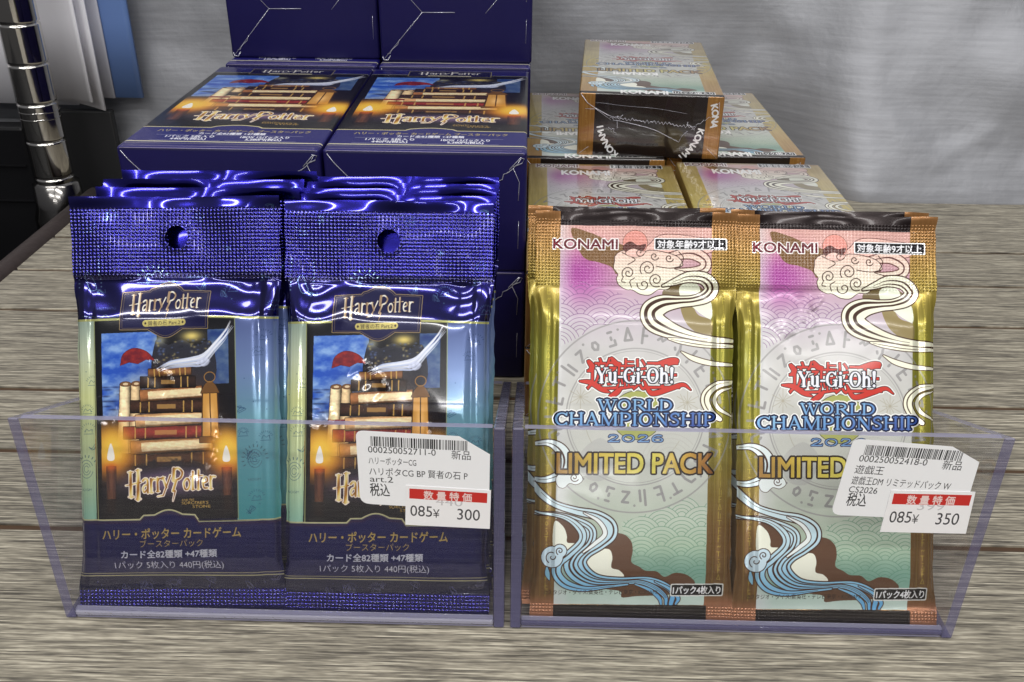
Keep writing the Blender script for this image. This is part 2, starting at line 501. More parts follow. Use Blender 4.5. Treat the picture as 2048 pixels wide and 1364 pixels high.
# ---------------- blue foil pack: artwork in the photographed pack's own coordinates
def picture_panel(c):
    """a stand-in picture: night sky, warm glow, two candles, soft abstract shapes"""
    x0, y0, x1, y1 = 192, 645, 480, 1052
    c.rect(x0, y0, x1, y1, (17, 17, 23), metal=0.12)
    cc = Canvas(c.w, c.h); cc.M = c.M
    p = c.P([(x0, y0), (x1, y0), (x1, y1), (x0, y1)])
    r = c.mask_edges(p, np.roll(p, -1, 0))
    clip = np.zeros((c.h, c.w), np.float32); clip[r[1]:r[1] + r[2].shape[0], r[0]:r[0] + r[2].shape[1]] = r[2]
    c.clip = clip

    def sky(X, Y):
        n = fbm(X / 34, Y / 22, 3); n2 = fbm(X / 12, Y / 8, 9)
        k = np.clip(0.45 + 0.8 * n + 0.25 * n2, 0, 1)
        return 38 + 130 * k, 84 + 118 * k, 190 + 52 * k
    c.rect(208, 672, 321, 845, sky)
    c.rect(424, 672, 466, 782, lambda X, Y: [v * 0.62 for v in sky(X + 90, Y)])
    # far hills and a lit cloud between them
    c.fill(spline([(318, 692), (345, 700), (372, 690), (400, 704), (432, 698), (432, 780), (318, 780)], 6, True), (40, 42, 54))
    c.glow(392, 684, 20, 10, (238, 214, 120), 0.95)
    c.glow(327, 690, 12, 9, (190, 190, 160), 0.7)
    for i in range(70):
        c.glow(318 + 110 * RNG.random(), 690 + 50 * RNG.random(), 1.5 + 2 * RNG.random(), 1.2 + 1.5 * RNG.random(), random.choice([(90, 110, 160), (20, 22, 30), (200, 180, 110)]), 0.6)
    for i in range(26):
        c.glow(212 + 100 * RNG.random(), 780 + 50 * RNG.random(), 9, 1.8, (20, 30, 70), 0.6)
    # warm drifting light and smoke, no figures in it
    def soft(cx, cy, rx, ry, colf, a, edge, seed):
        q = c.P([(cx - rx * 1.5, cy - ry * 1.5), (cx + rx * 1.5, cy + ry * 1.5)])
        u0, v0 = np.maximum(np.floor(q.min(0)), 0).astype(int); u1, v1 = np.minimum(np.ceil(q.max(0)), (c.w, c.h)).astype(int)
        X, Y = c.src(u0, v0, u1, v1)
        d = np.sqrt(((X - cx) / rx) ** 2 + ((Y - cy) / ry) ** 2) + edge * fbm(X / 13, Y / 13, seed, 4)
        c.paint(u0, v0, (1 - sstep(0.62, 1.12, d)).astype(np.float32), colf, a)

    def warm(X, Y):
        n = fbm(X / 26 + 0.5 * fbm(X / 30, Y / 30, 2), Y / 34, 21, 4); n2 = fbm(X / 5 + Y / 14, Y / 16, 5, 3)
        k = np.clip(0.52 + 0.8 * n + 0.22 * n2, 0, 1)
        return lerp([(0, (34, 22, 18)), (0.3, (108, 66, 40)), (0.58, (188, 128, 84)), (0.8, (226, 180, 132)), (1, (246, 220, 180))])(k)

    def brn(X, Y):
        n = fbm(X / 9 + Y / 26, Y / 34, 31, 4)
        return lerp([(0, (20, 14, 13)), (0.5, (66, 42, 30)), (1, (176, 130, 88))])(np.clip(0.40 + 1.0 * n, 0, 1))
    # a still life between the candles: old books in a pile, rolled parchment, a brass lantern
    c.glow(342, 850, 92, 92, (96, 58, 34), 0.85, 1.5)

    def rot_rect(cx, cy, w_, h_, an):
        ca, sa = math.cos(rad(an)), math.sin(rad(an))
        return [(cx + x_ * ca - y_ * sa, cy + x_ * sa + y_ * ca) for x_, y_ in ((-w_ / 2, -h_ / 2), (w_ / 2, -h_ / 2), (w_ / 2, h_ / 2), (-w_ / 2, h_ / 2))]

    def tone(col, cy, h_, an, cx, vert=False):
        def f(X, Y):
            t = ((X - cx) if vert else (Y - cy - (X - cx) * math.tan(rad(an)))) / (h_ / 2)
            k = 1.18 - 0.55 * np.clip(t, -1, 1) ** 2 - 0.22 * np.clip(t, -1, 1) + 0.16 * fbm(X / 7, Y / 5, int(cy), 3)
            return [v * k for v in col]
        return f
    for cx, w_, col_ in ((252, 22, (232, 208, 166)), (274, 20, (214, 184, 140))):
        c.fill(rot_rect(cx, 850, w_, 150, 3), tone(col_, 850, w_, 0, cx + 2, True), outline=1.0, ocol=(60, 38, 26))
        c.ellipse(cx + 4, 776, w_ / 2, 5, (120, 84, 56), outline=0.8, ocol=(60, 38, 26))
        c.ellipse(cx + 4, 776, w_ / 4, 2.5, (226, 200, 160))
        c.rect(cx - w_ / 2 - 1, 842, cx + w_ / 2 + 2, 852, (132, 40, 38))
    for cx, cy, w_, h_, an, col_, pages in ((342, 930, 190, 26, 0.6, (66, 42, 30), 0), (348, 903, 166, 27, -1.2, (168, 118, 74), 1), (336, 876, 172, 25, 1.0, (128, 44, 38), 0), (350, 850, 150, 26, -1.6, (206, 158, 108), 1), (338, 824, 146, 25, 1.4, (58, 38, 30), 0), (348, 799, 126, 24, -2.0, (150, 98, 60), 1), (342, 775, 112, 23, 1.2, (44, 30, 26), 0), (346, 755, 88, 17, -1.0, (112, 74, 46), 0)):
        c.fill(rot_rect(cx, cy, w_, h_, an), tone(col_, cy, h_, an, cx), outline=1.0, ocol=(18, 12, 11))
        if pages:
            c.fill(rot_rect(cx + w_ * 0.06, cy, w_ * 0.86, h_ * 0.66, an), tone((236, 210, 166), cy, h_, an, cx))
            for q in range(5): c.stroke([rot_rect(cx + w_ * 0.06, cy, w_ * 0.84, h_ * (0.52 - 0.2 * q), an)[0], rot_rect(cx + w_ * 0.06, cy, w_ * 0.84, h_ * (0.52 - 0.2 * q), an)[1]], 0.7, (164, 126, 88), 0.8)
        else:
            for q in (-0.36, -0.24, 0.24, 0.36): c.fill(rot_rect(cx + w_ * q, cy + w_ * q * math.sin(rad(an)), 2.6, h_ * 0.92, an), (206, 164, 88), a=0.85)
            c.fill(rot_rect(cx, cy, w_ * 0.26, h_ * 0.36, an), (196, 152, 84), a=0.7)
    # lantern
    c.fill([(412, 800), (442, 800), (446, 890), (408, 890)], lambda X, Y: [v + 50 * np.exp(-((X - 427) / 9) ** 2 - ((Y - 850) / 24) ** 2) for v in (206 + 0 * X, 150 + 0 * X, 74 + 0 * X)], outline=1.4, ocol=(50, 32, 20))
    c.fill(spline([(408, 800), (416, 784), (427, 776), (438, 784), (446, 800)], 6), (112, 76, 40), outline=1.0, ocol=(40, 26, 18))
    c.rect(404, 888, 450, 900, (104, 70, 38), outline=1.0, ocol=(40, 26, 18))
    for x_ in (412, 427, 442): c.stroke([(x_, 802), (x_ + (x_ - 427) * 0.2, 888)], 2.2, (72, 46, 26))
    c.stroke([(427 + 11 * math.cos(t), 768 + 10 * math.sin(t)) for t in np.linspace(0, 6.3, 24)], 2.0, (150, 108, 58))
    # red pennant
    c.fill(spline([(246, 738), (252, 716), (274, 704), (300, 712), (316, 730)], 6).tolist() + [(298, 728), (282, 736), (264, 732)], lambda X, Y: (132 + 40 * fbm(X / 8, Y / 6, 4), 36 + 14 * fbm(X / 8, Y / 6, 4), 42 + 0 * X), outline=0.8, ocol=(60, 14, 20))
    # dark foreground
    soft(342, 996, 112, 66, lambda X, Y: [v + 10 * fbm(X / 9, Y / 9, 42) for v in (27 + 0 * X, 25 + 0 * X, 31 + 0 * X)], 0.97, 0.45, 17)
    c.rect(230, 985, 450, 1060, (24, 21, 25), a=0.9)
    # wind-blown white wisp
    rw = random.Random(12)
    for k in range(34):
        o_ = rw.uniform(-1, 1); b_ = rw.random()
        pts = spline([(312 + 14 * rw.random(), 752 + 3 * o_), (346, 741 + 7 * o_), (386, 737 + 9 * o_), (414, 732 + 12 * o_), (438, 708 + 10 * o_), (460, 684 + 10 * o_), (470 + 10 * rw.random(), 664 + 9 * o_)], 8)
        n_ = len(pts); a0 = int(n_ * rw.uniform(0, 0.5)); a1 = min(n_, a0 + int(n_ * rw.uniform(0.3, 0.7)))
        if a1 - a0 < 4: continue
        c.stroke(pts[a0:a1], 2.6 * np.sin(np.linspace(0.1, 3.0, a1 - a0)) + 0.4, (170 + 80 * b_, 186 + 64 * b_, 226 + 28 * b_), 0.75)
    soft(414, 737, 15, 8, lambda X, Y: [v + 22 * fbm(X / 4, Y / 5, 43) for v in (208 + 0 * X, 214 + 0 * X, 238 + 0 * X)], 0.8, 0.9, 18)
    # candles
    for cx, fy, k in ((224, 918, 1.0), (458, 928, 0.9)):
        c.glow(cx, fy - 8, 47 * k, 54 * k, (232, 132, 30), 0.95, 1.6)
        c.glow(cx + 2, fy - 14, 34 * k, 40 * k, (252, 206, 74), 0.95, 1.4)
        c.rect(cx - 10, fy + 22, cx + 11, 1044, lambda X, Y: lerp([(0, (44, 26, 20)), (0.5, (112, 66, 42)), (1, (40, 24, 20))])(np.clip((X - cx + 10) / 21 + 0.2 * fbm(X / 3, Y / 20, 8), 0, 1)), a=0.9)
        c.glow(cx, fy + 24, 14, 8, (214, 96, 30), 0.8)
        c.fill(spline([(cx, fy - 24 * k), (cx + 7, fy - 2), (cx + 6, fy + 10), (cx - 6, fy + 10), (cx - 7, fy - 2)], 6, True), (255, 250, 236))
        c.fill([(cx - 22, 1034), (cx + 22, 1034), (cx + 28, 1044), (cx - 28, 1044)], (46, 38, 38))
    c.rect(x0, 1006, x1, y1, (20, 16, 18), a=0.75)
    c.glow(345, 975, 88, 24, (150, 118, 156), 0.75)
    c.rect(193, 645, 205, y1, (12, 12, 17), a=0.9)
    c.clip = None
    wordmark(c, 252, 948, 186, 66, lambda X, Y: lerp([(0, (150, 96, 40)), (0.5, (214, 168, 72)), (1, (238, 218, 150))])(0.5 + 0.5 * np.sin(X / 3.1 + Y / 9)), outline=1.7, ocol=(248, 238, 226), outline2=2.4, ocol2=(120, 84, 70))
    c.text('AND THE', 366, 1015, 6, (196, 160, 80), anchor='l', sx=1.0)
    c.text("SORCERER'S", 366, 1021.5, 8, (196, 160, 80), width=54)
    c.text('STONE', 388, 1029, 8, (196, 160, 80), width=36)


def emblems(c, y0, y1, col, seed, a=0.5, xs=(145, 562), n=26, wd=1.0):
    """faint little line drawings scattered on the foil"""
    r = random.Random(seed)
    for i in range(n):
        x, y = r.uniform(*xs), r.uniform(y0, y1)
        k = r.random()
        if k < 0.45:
            c.ellipse(x, y, 1.1, 1.1, col, a=a)
        elif k < 0.7:
            R = r.uniform(9, 15)
            for q in range(9):
                t = rad(200 + 140 * q / 8)
                c.stroke([(x + R * math.cos(t), y + R * math.sin(t)), (x + (R + 3) * math.cos(t), y + (R + 3) * math.sin(t))], wd, col, a)
            c.stroke(spline([(x - 8, y + 2), (x - 4, y - 5), (x + 1, y - 1), (x + 6, y - 4), (x + 8, y + 2)], 4), wd, col, a)
            c.stroke([(x - 10, y + 5), (x + 10, y + 5)], wd, col, a)
        else:
            p = [(x + r.uniform(-9, 9), y + r.uniform(-10, 10)) for _ in range(6)]
            c.stroke(spline(p, 5), wd, col, a)
            c.stroke(spline([(q[0] + 3, q[1] + 2) for q in p[:4]], 5), wd, col, a)


HPQ = [(140, 388), (572, 405), (566, 1241), (150, 1228)]


def blue_pack_art():
    c = Canvas(860, 1680, (22, 18, 92), 0.9)
    c.quad(HPQ)
    c.fill([(120, 370), (600, 380), (600, 560), (120, 548)], (32, 28, 128), metal=1.0)
    emblems(c, 425, 640, (150, 205, 220), 5, 0.55, n=34)
    c.text('HOGWARTS', 376, 566, 6.5, (150, 190, 220), sx=1.25, a=0.8)
    c.text('HEDWIG', 196, 624, 8, (110, 130, 190), sx=1.3, a=0.7)
    for i in range(7):
        t = rad(205 + 130 * i / 6)
        c.stroke([(307 + 26 * math.cos(t), 568 + 26 * math.sin(t)), (307 + 33 * math.cos(t), 568 + 33 * math.sin(t))], 2.0, (170, 210, 225), 0.85)
    c.stroke(spline([(291, 562), (296, 553), (305, 556), (312, 548), (322, 553), (324, 562)], 5), 1.4, (170, 200, 225), 0.9)
    c.stroke([(276, 571), (340, 573)], 1.2, (170, 200, 225), 0.8)
    c.stroke(spline([(168, 556), (176, 545), (186, 566), (190, 580), (178, 582), (168, 556)], 5), 1.2, (150, 190, 220), 0.8)
    for x in (155, 200):
        for i in range(9): c.ellipse(x, 512 + 8 * i, 1.8, 1.4, (150, 190, 210), a=0.7)
    # stripes either side of the picture
    lf = lerp([(640, (150, 168, 156)), (720, (196, 206, 176)), (800, (206, 212, 150)), (950, (186, 204, 158)), (1052, (132, 178, 158))])
    c.fill([(130, 643), (195, 643), (195, 1050), (130, 1047)], lambda X, Y: [v + 12 * fbm(X / 3, Y / 90, 2) for v in lf(Y)], metal=0.25)
    rt = lerp([(640, (84, 98, 152)), (760, (116, 140, 186)), (850, (112, 160, 178)), (1058, (66, 144, 148))])
    c.fill([(478, 646), (590, 652), (590, 1060), (478, 1056)], lambda X, Y: rt(Y), metal=0.35)
    emblems(c, 700, 1040, (56, 86, 104), 8, 0.7, xs=(155, 188), n=13)
    emblems(c, 690, 1040, (24, 52, 92), 9, 0.65, xs=(488, 545), n=16)
    for cx, cy in ((172, 945), (515, 935)):
        for q in range(12):
            t = rad(150 + 210 * q / 11)
            c.stroke([(cx + 22 * math.cos(t), cy + 24 * math.sin(t)), (cx + 26 * math.cos(t), cy + 28 * math.sin(t))], 2.0, (60, 88, 100), 0.75)
        for rr_ in (14, 9, 5): c.stroke([(cx + rr_ * math.cos(t), cy + rr_ * 1.3 * math.sin(t)) for t in np.linspace(0.3, 5.9, 20)], 1.2, (66, 92, 108), 0.7)
        c.text('HOGM', cx - 14, cy + 44, 7, (60, 88, 100), a=0.75, sx=1.2)
    picture_panel(c)
    gold = (176, 176, 112)
    c.stroke([(130, 644), (246, 644), (246, 644)], 4.5, gold, metal=0.4)
    c.stroke([(428, 646), (560, 654), (600, 657)], 4.5, gold, metal=0.4)
    c.stroke([(192.5, 646), (196, 1048)], 2.2, (170, 176, 120), a=0.8)
    c.stroke([(480, 648), (480, 1054)], 2.2, (150, 160, 120), a=0.8)
    c.stroke(spline([(168, 636), (190, 637), (205, 641), (216, 634), (226, 641), (244, 638)], 5), 1.6, (90, 110, 120), 0.9)
    # bottom band
    top = [(120, 1047), (151, 1047), (281, 1049), (289, 1041), (311, 1041)] + [(311 + 7 * i, 1041 - 9.5 * math.sin(math.pi * i / 8)) for i in range(1, 8)] + [(367, 1041), (392, 1043), (401, 1056), (560, 1058), (600, 1058)]
    c.fill(top + [(600, 1260), (120, 1260)], (21, 19, 84), metal=0.55)
    c.stroke(top, 3.4, (188, 182, 138))
    c.stroke([(x, y + 5.5) for x, y in top], 1.4, (92, 52, 62))
    gy = (196, 166, 88)
    c.text('ハリー・ポッター カードゲーム', 205, 1085.5, 23, gy, width=279, bold=0.5, rot=0.6)
    c.text('ブースターパック', 280, 1103.5, 16, gy, width=127, bold=0.3, rot=0.6)
    c.text('カード全82種類 +47種類', 242, 1124, 17, (226, 226, 232), width=193, bold=0.5, rot=0.8)
    c.text('1パック 5枚入り 440円(税込)', 227, 1146, 18, (220, 220, 228), width=220, bold=0.4, rot=1.2)
    c.stroke([(130, 1155), (561, 1165), (600, 1166)], 1.6, (170, 164, 118))
    c.stroke([(130, 1160), (561, 1171), (600, 1172)], 2.4, (186, 180, 128))
    c.fill([(120, 1163), (600, 1174), (600, 1200), (120, 1190)], (24, 23, 58), metal=0.4)
    emblems(c, 1172, 1192, (120, 120, 150), 15, 0.5, n=16)
    c.fill([(120, 1190), (600, 1200), (600, 1260), (120, 1260)], (46, 40, 132), metal=0.95)
    # name plate
    plate = [(248, 591), (302, 589.5), (306, 585), (314, 583)] + [(314 + 6.3 * i, 583 - 9 * math.sin(math.pi * i / 8)) for i in range(1, 8)] + [(365, 584), (372, 591), (427, 595), (424, 669), (373, 668), (364, 674)] + [(364 - 6.2 * i, 674 + 10.5 * math.sin(math.pi * i / 8)) for i in range(1, 8)] + [(314, 674), (303, 667), (246, 665)]
    c.fill(plate, (18, 16, 66), metal=0.35, outline=1.6, ocol=(150, 128, 88))
    cx_, cy_ = 337, 630
    inner = [(cx_ + (x - cx_) * 0.955, cy_ + (y - cy_) * 0.94) for x, y in plate]
    c.stroke(inner + inner[:1], 1.1, (108, 92, 74))
    wordmark(c, 262, 592, 150, 52, lambda X, Y: lerp([(0, (150, 116, 84)), (0.6, (232, 214, 182)), (1, (250, 246, 232))])(np.clip(0.62 + 0.5 * np.sin(X / 2.2), 0, 1)), outline=0.8, ocol=(40, 26, 40))
    c.rrect(292, 648, 380, 661.5, 6.5, (192, 178, 104), metal=0.3)
    c.text('賢者の石 Part.2', 303, 659, 10.5, (52, 44, 40), width=66, bold=0.15)
    for x in (298, 374): c.fill([(x, 651.5), (x + 2.4, 654.7), (x, 658), (x - 2.4, 654.7)], (60, 48, 40))
    return c.image('blue_pack_print')


def blue_box_art():
    W_, L_ = 410, 706
    c = Canvas(W_ * 2, L_ * 2, (24, 22, 92), 0.15)
    full = [(0, 0), (W_ * 2, 0), (W_ * 2, L_ * 2), (0, L_ * 2)]
    # picture
    c.quad([(192, 645), (480, 645), (480, 1052), (192, 1052)], [(0, 130), (W_ * 2, 130), (W_ * 2, 1132), (0, 1132)])
    picture_panel(c)
    c.quad([(0, 0), (W_, 0), (W_, L_), (0, L_)], full)
    c.rect(0, 0, W_, 66, (26, 24, 98))
    emblems(c, 14, 60, (74, 96, 168), 3, 0.7, xs=(10, 400), n=26)
    c.stroke([(0, 66), (W_, 66)], 3, (150, 150, 130))
    c.rect(0, 16, W_, 19, (150, 150, 140), a=0.6)
    c.rect(100, 26, 312, 80, (18, 18, 62), outline=2.4, ocol=(150, 140, 100))
    wordmark(c, 122, 32, 166, 34, (236, 232, 226))
    c.rect(150, 70, 262, 76, (214, 208, 176))
    # bottom band
    yb = 565
    top = [(0, yb), (150, yb), (160, yb - 10)] + [(160 + 10 * i, yb - 10 - 9 * math.sin(math.pi * i / 9)) for i in range(1, 9)] + [(250, yb - 10), (260, yb), (W_, yb)]
    c.fill(top + [(W_, L_), (0, L_)], (32, 30, 104))
    c.stroke(top, 4.5, (206, 196, 146))
    gy = (176, 160, 110)
    c.text('ハリー・ポッター カードゲーム ブースターパック', 46, 597, 19, gy, width=322, bold=0.5)
    c.text('カード全82種類 +47種類', 138, 615, 17, (232, 232, 240), width=140, bold=0.6)
    c.rect(52, 620, 360, 621.5, (150, 150, 170))
    for x, a_, b_ in ((76, '1パック 5枚入り', '440円(税込)'), (232, '1BOX 12パック入り', '5,280円(税込)')):
        c.text(a_, x, 637, 17, (238, 238, 244), width=100, bold=0.6)
        c.text(b_, x + 14, 653, 17, (238, 238, 244), width=74, bold=0.6)
        c.rect(x - 26, 657, x + 120, 658.5, (150, 150, 170))
    c.rect(0, 664, W_, 670, (206, 200, 168))
    c.rect(0, 678, W_, 681, (120, 112, 120))
    c.rect(0, 684, W_, L_, (44, 40, 104))
    return c.image('blue_box_print')


# ---------------- gold pack
YQ = [(1060, 422), (1457, 422), (1466, 1250), (1054, 1238)]
Z6 = lambda p: [(1020 + q[0] * .2346, 400 + q[1] * .2346) + tuple(q[2:]) for q in p]
Z7 = lambda p: [(1020 + q[0] * .2346, 700 + q[1] * .2346) + tuple(q[2:]) for q in p]
Z8 = lambda p: [(1020 + q[0] * .2493, 960 + q[1] * .2493) + tuple(q[2:]) for q in p]
BRN = (66, 40, 28)


def ribbon(c, pts, fill, out=5, inner=(), ocol=BRN, icol=BRN, iw=0.10):
    """a tapering band: x, y, width per control point; inner = offsets (-1..1) of thin contour lines"""
    s = spline(pts, 12)
    xy, wd = s[:, :2], np.maximum(s[:, 2], 0.6)
    c.stroke(xy, wd + out * 1.45, ocol)
    c.stroke(xy, wd, fill)
    d = np.gradient(xy, axis=0)
    n = np.c_[-d[:, 1], d[:, 0]] / (np.linalg.norm(d, axis=1)[:, None] + 1e-6)
    for k in inner:
        q = xy + n * (wd[:, None] * 0.5 * k)
        a, b = int(len(q) * 0.06), int(len(q) * 0.94)
        t = np.sin(np.linspace(0, math.pi, b - a)) ** 0.5
        c.stroke(q[a:b], np.maximum(wd[a:b] * iw * 1.5 * t, 0.8), icol)


def spiral(c, cx, cy, r, a0, turns, wd, col, cw=1):
    t = np.linspace(0, 1, 40)
    a = rad(a0) + cw * t * turns * 2 * math.pi
    c.stroke(np.c_[cx + r * (1 - 0.85 * t) * np.cos(a), cy + r * (1 - 0.85 * t) * np.sin(a)], wd, col)


def seigaiha(c, x0, y0, x1, y1, R, col, a, clip_pts, bgfun):
    p = c.P(clip_pts)
    r = c.mask_edges(p, np.roll(p, -1, 0))
    clip = np.zeros((c.h, c.w), np.float32)
    clip[r[1]:r[1] + r[2].shape[0], r[0]:r[0] + r[2].shape[1]] = r[2]
    c.clip = clip
    row = 0
    y = y0
    while y < y1 + R:
        x = x0 - R + (R if row % 2 else 0)
        while x < x1 + R:
            c.ellipse(x, y, R, R, bgfun)
            for k in (1.0, 0.8, 0.6, 0.42, 0.25):
                c.stroke([(x + R * k * math.cos(t), y + R * k * math.sin(t)) for t in np.linspace(math.pi, 2 * math.pi, 22)], 1.2, col, a)
            x += 2 * R
        y += R * 0.5
        row += 1
    c.clip = None


SEQ = [5, 0, 3, 2, 9, 6, 1, 8, 4, 10, 5, 7, 3, 0, 9, 2, 1, 6, 8, 4, 5, 10, 0, 3, 7, 9, 2, 1, 6, 4]
SIGNS = [
    [[(0, -1), (-.6, .6), (.6, .6), (0, -1)]], [[(-.5, -1), (-.5, 1), (.5, 1)], [(-.5, 0), (.3, 0)]], [[(0, -1), (0, .4)], [(0, .8), (0, 1)]],
    [[(.5, -1), (-.4, -1), (-.4, 1)], [(-.4, 0), (.3, 0)]], [[(-.5, -.6), (.5, -.6), (-.5, .8), (.6, .8)]], [[(-.5, 0), (-.2, -.5), (.3, -.4), (.5, .1), (.1, .6), (-.4, .4), (-.5, 0)]],
    [[(-.7, -.8), (.7, -.8)], [(0, -.8), (0, .6)]], [[(-.6, .2), (-.2, -.2), (.2, .2), (.6, -.2)]], [[(-.4, -1), (-.4, 1)], [(.4, -.4), (.4, 1)]], [[(-.6, -.7), (.2, -.7), (.6, .2), (.6, 1)], [(-.3, .3), (-.1, .5)]],
    [[(-.3, -.9), (.3, -.9)], [(0, -.2), (0, .1)], [(-.5, .9), (.5, .9), (.5, .3)]],
]


def sign(c, cx, cy, r, ang, k, wd, col, a):
    ca, sa = math.cos(ang), math.sin(ang)
    for pl in SIGNS[k % len(SIGNS)]:
        q = [(cx + r * (0.8 * x * ca - y * sa), cy + r * (0.8 * x * sa + y * ca)) for x, y in pl]
        c.stroke(q, wd, col, a)


def gold_ground(X, Y):
    base = lerp([(440, (232, 178, 168)), (480, (226, 176, 166)), (540, (212, 168, 182)), (590, (210, 184, 198)), (640, (208, 198, 206)), (700, (206, 204, 202)), (820, (208, 208, 200)), (950, (206, 210, 198)), (1020, (196, 206, 188)), (1090, (172, 194, 168)), (1140, (124, 166, 146)), (1170, (134, 178, 160)), (1185, (196, 220, 206)), (1215, (212, 230, 218))])(Y)
    # magenta bloom on the upper left
    k = np.exp(-(((X - 1145) / 62) ** 2 + ((Y - 545) / 52) ** 2))
    mg = (176, 66, 164)
    base = [b + (m_ - b) * 0.85 * k for b, m_ in zip(base, mg)]
    # pale left margin
    e_ = np.clip(1 - (X - 1108) / 30, 0, 1) * 0.6
    n = 7 * fbm(X / 40, Y / 40, 77)
    return [(b + (222 - b) * e_ + n) * 0.945 for b in base]


def gold_art(c, box=False):
    """the pack's printed picture, in the photographed pack's coordinates"""
    c.fill([(1108, 446), (1406, 446), (1406, 1216), (1102, 1212)], gold_ground, metal=0.04)
    # wave scales
    lp = lambda k, d: (lambda X, Y: [v * k + d for v in gold_ground(X, Y)])
    seigaiha(c, 1108, 585, 1290, 660, 40, (122, 84, 128), 0.75, [(1110, 575), (1150, 560), (1230, 585), (1290, 610), (1300, 640), (1230, 640), (1180, 652), (1110, 690)], lp(1.0, 3))
    seigaiha(c, 1235, 1030, 1410, 1160, 40, (92, 138, 112), 0.75, [(1234, 1042), (1300, 1020), (1370, 990), (1405, 975), (1405, 1150), (1380, 1165), (1260, 1130)], lp(1.0, 4))
    # the wheel of signs
    g = (150, 148, 146)
    cx, cy = 1259, 830
    for R, wd in ((192, 3.2), (137, 2.6), (132, 1.2)):
        c.stroke([(cx + R * math.cos(t), cy + R * math.sin(t)) for t in np.linspace(0, 2 * math.pi, 120)], wd, g, 0.75)
    for i in range(30):
        t = 2 * math.pi * i / 30
        sign(c, cx + 163 * math.cos(t), cy + 163 * math.sin(t), 15, t + math.pi / 2, SEQ[i % len(SEQ)], 5.2, (140, 138, 137), 0.85)
        if i % 2: c.ellipse(cx + 178 * math.cos(t + .1), cy + 178 * math.sin(t + .1), 2.6, 2.6, (146, 144, 142), a=0.8)
    for qx, qy in ((1150, 790), (1362, 800)):
        for i in range(12):
            t = 2 * math.pi * i / 12
            c.stroke([(qx, qy), (qx + (24 if i % 2 else 15) * math.cos(t), qy + (24 if i % 2 else 15) * math.sin(t))], 1.2, (166, 160, 142), 0.8)
    for t0 in (0.5, 1.6, 2.6, 3.7, 4.8, 5.8):
        c.stroke([(cx + 100 * math.cos(t0 + k) * 1.0, cy + 100 * math.sin(t0 + k)) for k in np.linspace(0, .5, 9)], 1.4, (172, 168, 150), 0.8)
    c.fill(spline([(1150, 905), (1190, 872), (1222, 905), (1200, 955), (1160, 950)], 6, True), (176, 176, 172), a=0.6)
    for k in range(4): c.stroke([(1330 + (30 + 9 * k) * math.cos(t), 920 + (30 + 9 * k) * math.sin(t)) for t in np.linspace(3.4, 5.6, 16)], 1.6, (186, 184, 176), 0.7)

    # ---- upper cloud and streamers
    dark = (126, 92, 56)
    c.fill(spline(Z6([(460, 240), (620, 270), (760, 330), (900, 380), (900, 480), (850, 620), (800, 560), (690, 520), (600, 500), (540, 440)]), 6, True), dark)
    c.fill(spline(Z6([(1080, 420), (1130, 360), (1190, 300), (1300, 280), (1500, 300), (1650, 330), (1650, 420), (1500, 450), (1300, 440)]), 6, True), (236, 190, 178), outline=1.4, ocol=(86, 46, 42))
    c.fill(spline(Z6([(1240, 760), (1330, 690), (1420, 690), (1560, 720), (1600, 800), (1500, 830), (1380, 830), (1260, 830)]), 6, True), (112, 96, 62))
    c.fill(spline(Z6([(1390, 890), (1480, 870), (1540, 960), (1650, 1010), (1650, 1140), (1560, 1130), (1440, 1040)]), 6, True), (148, 132, 88))
    c.fill(spline(Z6([(1440, 860), (1560, 850), (1650, 850), (1650, 990), (1560, 950), (1500, 900)]), 6, True), (232, 236, 216))
    c.fill(spline(Z6([(1385, 720), (1440, 690), (1530, 700), (1560, 760), (1520, 815), (1420, 820), (1385, 790)]), 6, True), (226, 230, 208))
    cream = (243, 242, 218)
    pk = lambda X, Y: lerp([(470, (238, 190, 178)), (535, (238, 222, 204)), (575, (243, 242, 218))])(Y)
    ribbon(c, Z6([(1130, 500, 1), (1320, 460, 14), (1480, 440, 22), (1590, 500, 20), (1570, 575, 18), (1420, 590, 11), (1210, 570, 1)]), pk, 3, (0.0,), ocol=(92, 50, 44), icol=(92, 50, 44))
    c.fill(spline(Z6([(880, 430), (960, 420), (1060, 440), (1120, 420), (1240, 430), (1360, 470), (1400, 540), (1330, 570), (1420, 600), (1380, 650), (1330, 690), (1280, 740), (1200, 745), (1130, 790), (1050, 785), (985, 750), (930, 745), (870, 710), (850, 660), (860, 620), (825, 570), (832, 510), (835, 470)]), 7, True), pk, outline=1.6, ocol=BRN)
    for x, y, r_, a0, tu, cw in ((945, 610, 55, 150, 1.5, 1), (1110, 570, 70, 140, 1.6, 1), (1180, 665, 62, 60, 1.7, 1), (1075, 705, 55, 190, 1.2, -1), (1165, 465, 38, 20, 1.2, 1), (1290, 480, 36, 20, 1.2, 1)):
        q = Z6([(x, y)])[0]
        spiral(c, q[0], q[1], r_ * .2346, a0, tu, 1.9, BRN, cw)
    for pl in ([(890, 440), (960, 470), (1000, 500), (940, 540)], [(1000, 650), (960, 680), (975, 730)], [(905, 640), (890, 680), (920, 690)], [(1180, 550), (1300, 565), (1400, 545)], [(1370, 425), (1410, 480), (1380, 545)]):
        c.stroke(spline(Z6(pl), 6), 1.7, BRN)
    q = Z6([(1000, 355)])[0]
    c.ellipse(q[0], q[1], 24, 24, (228, 152, 140), outline=1.0, ocol=(120, 84, 66))
    c.fill(spline(Z6([(905, 375), (960, 345), (1020, 375), (1090, 365), (1070, 420), (1010, 420), (950, 445), (900, 415)]), 6, True), (96, 52, 46))
    c.fill(spline(Z6([(920, 440), (980, 405), (1050, 425), (1085, 430), (1040, 470), (960, 470)]), 6, True), (238, 196, 184), outline=1.2, ocol=BRN)
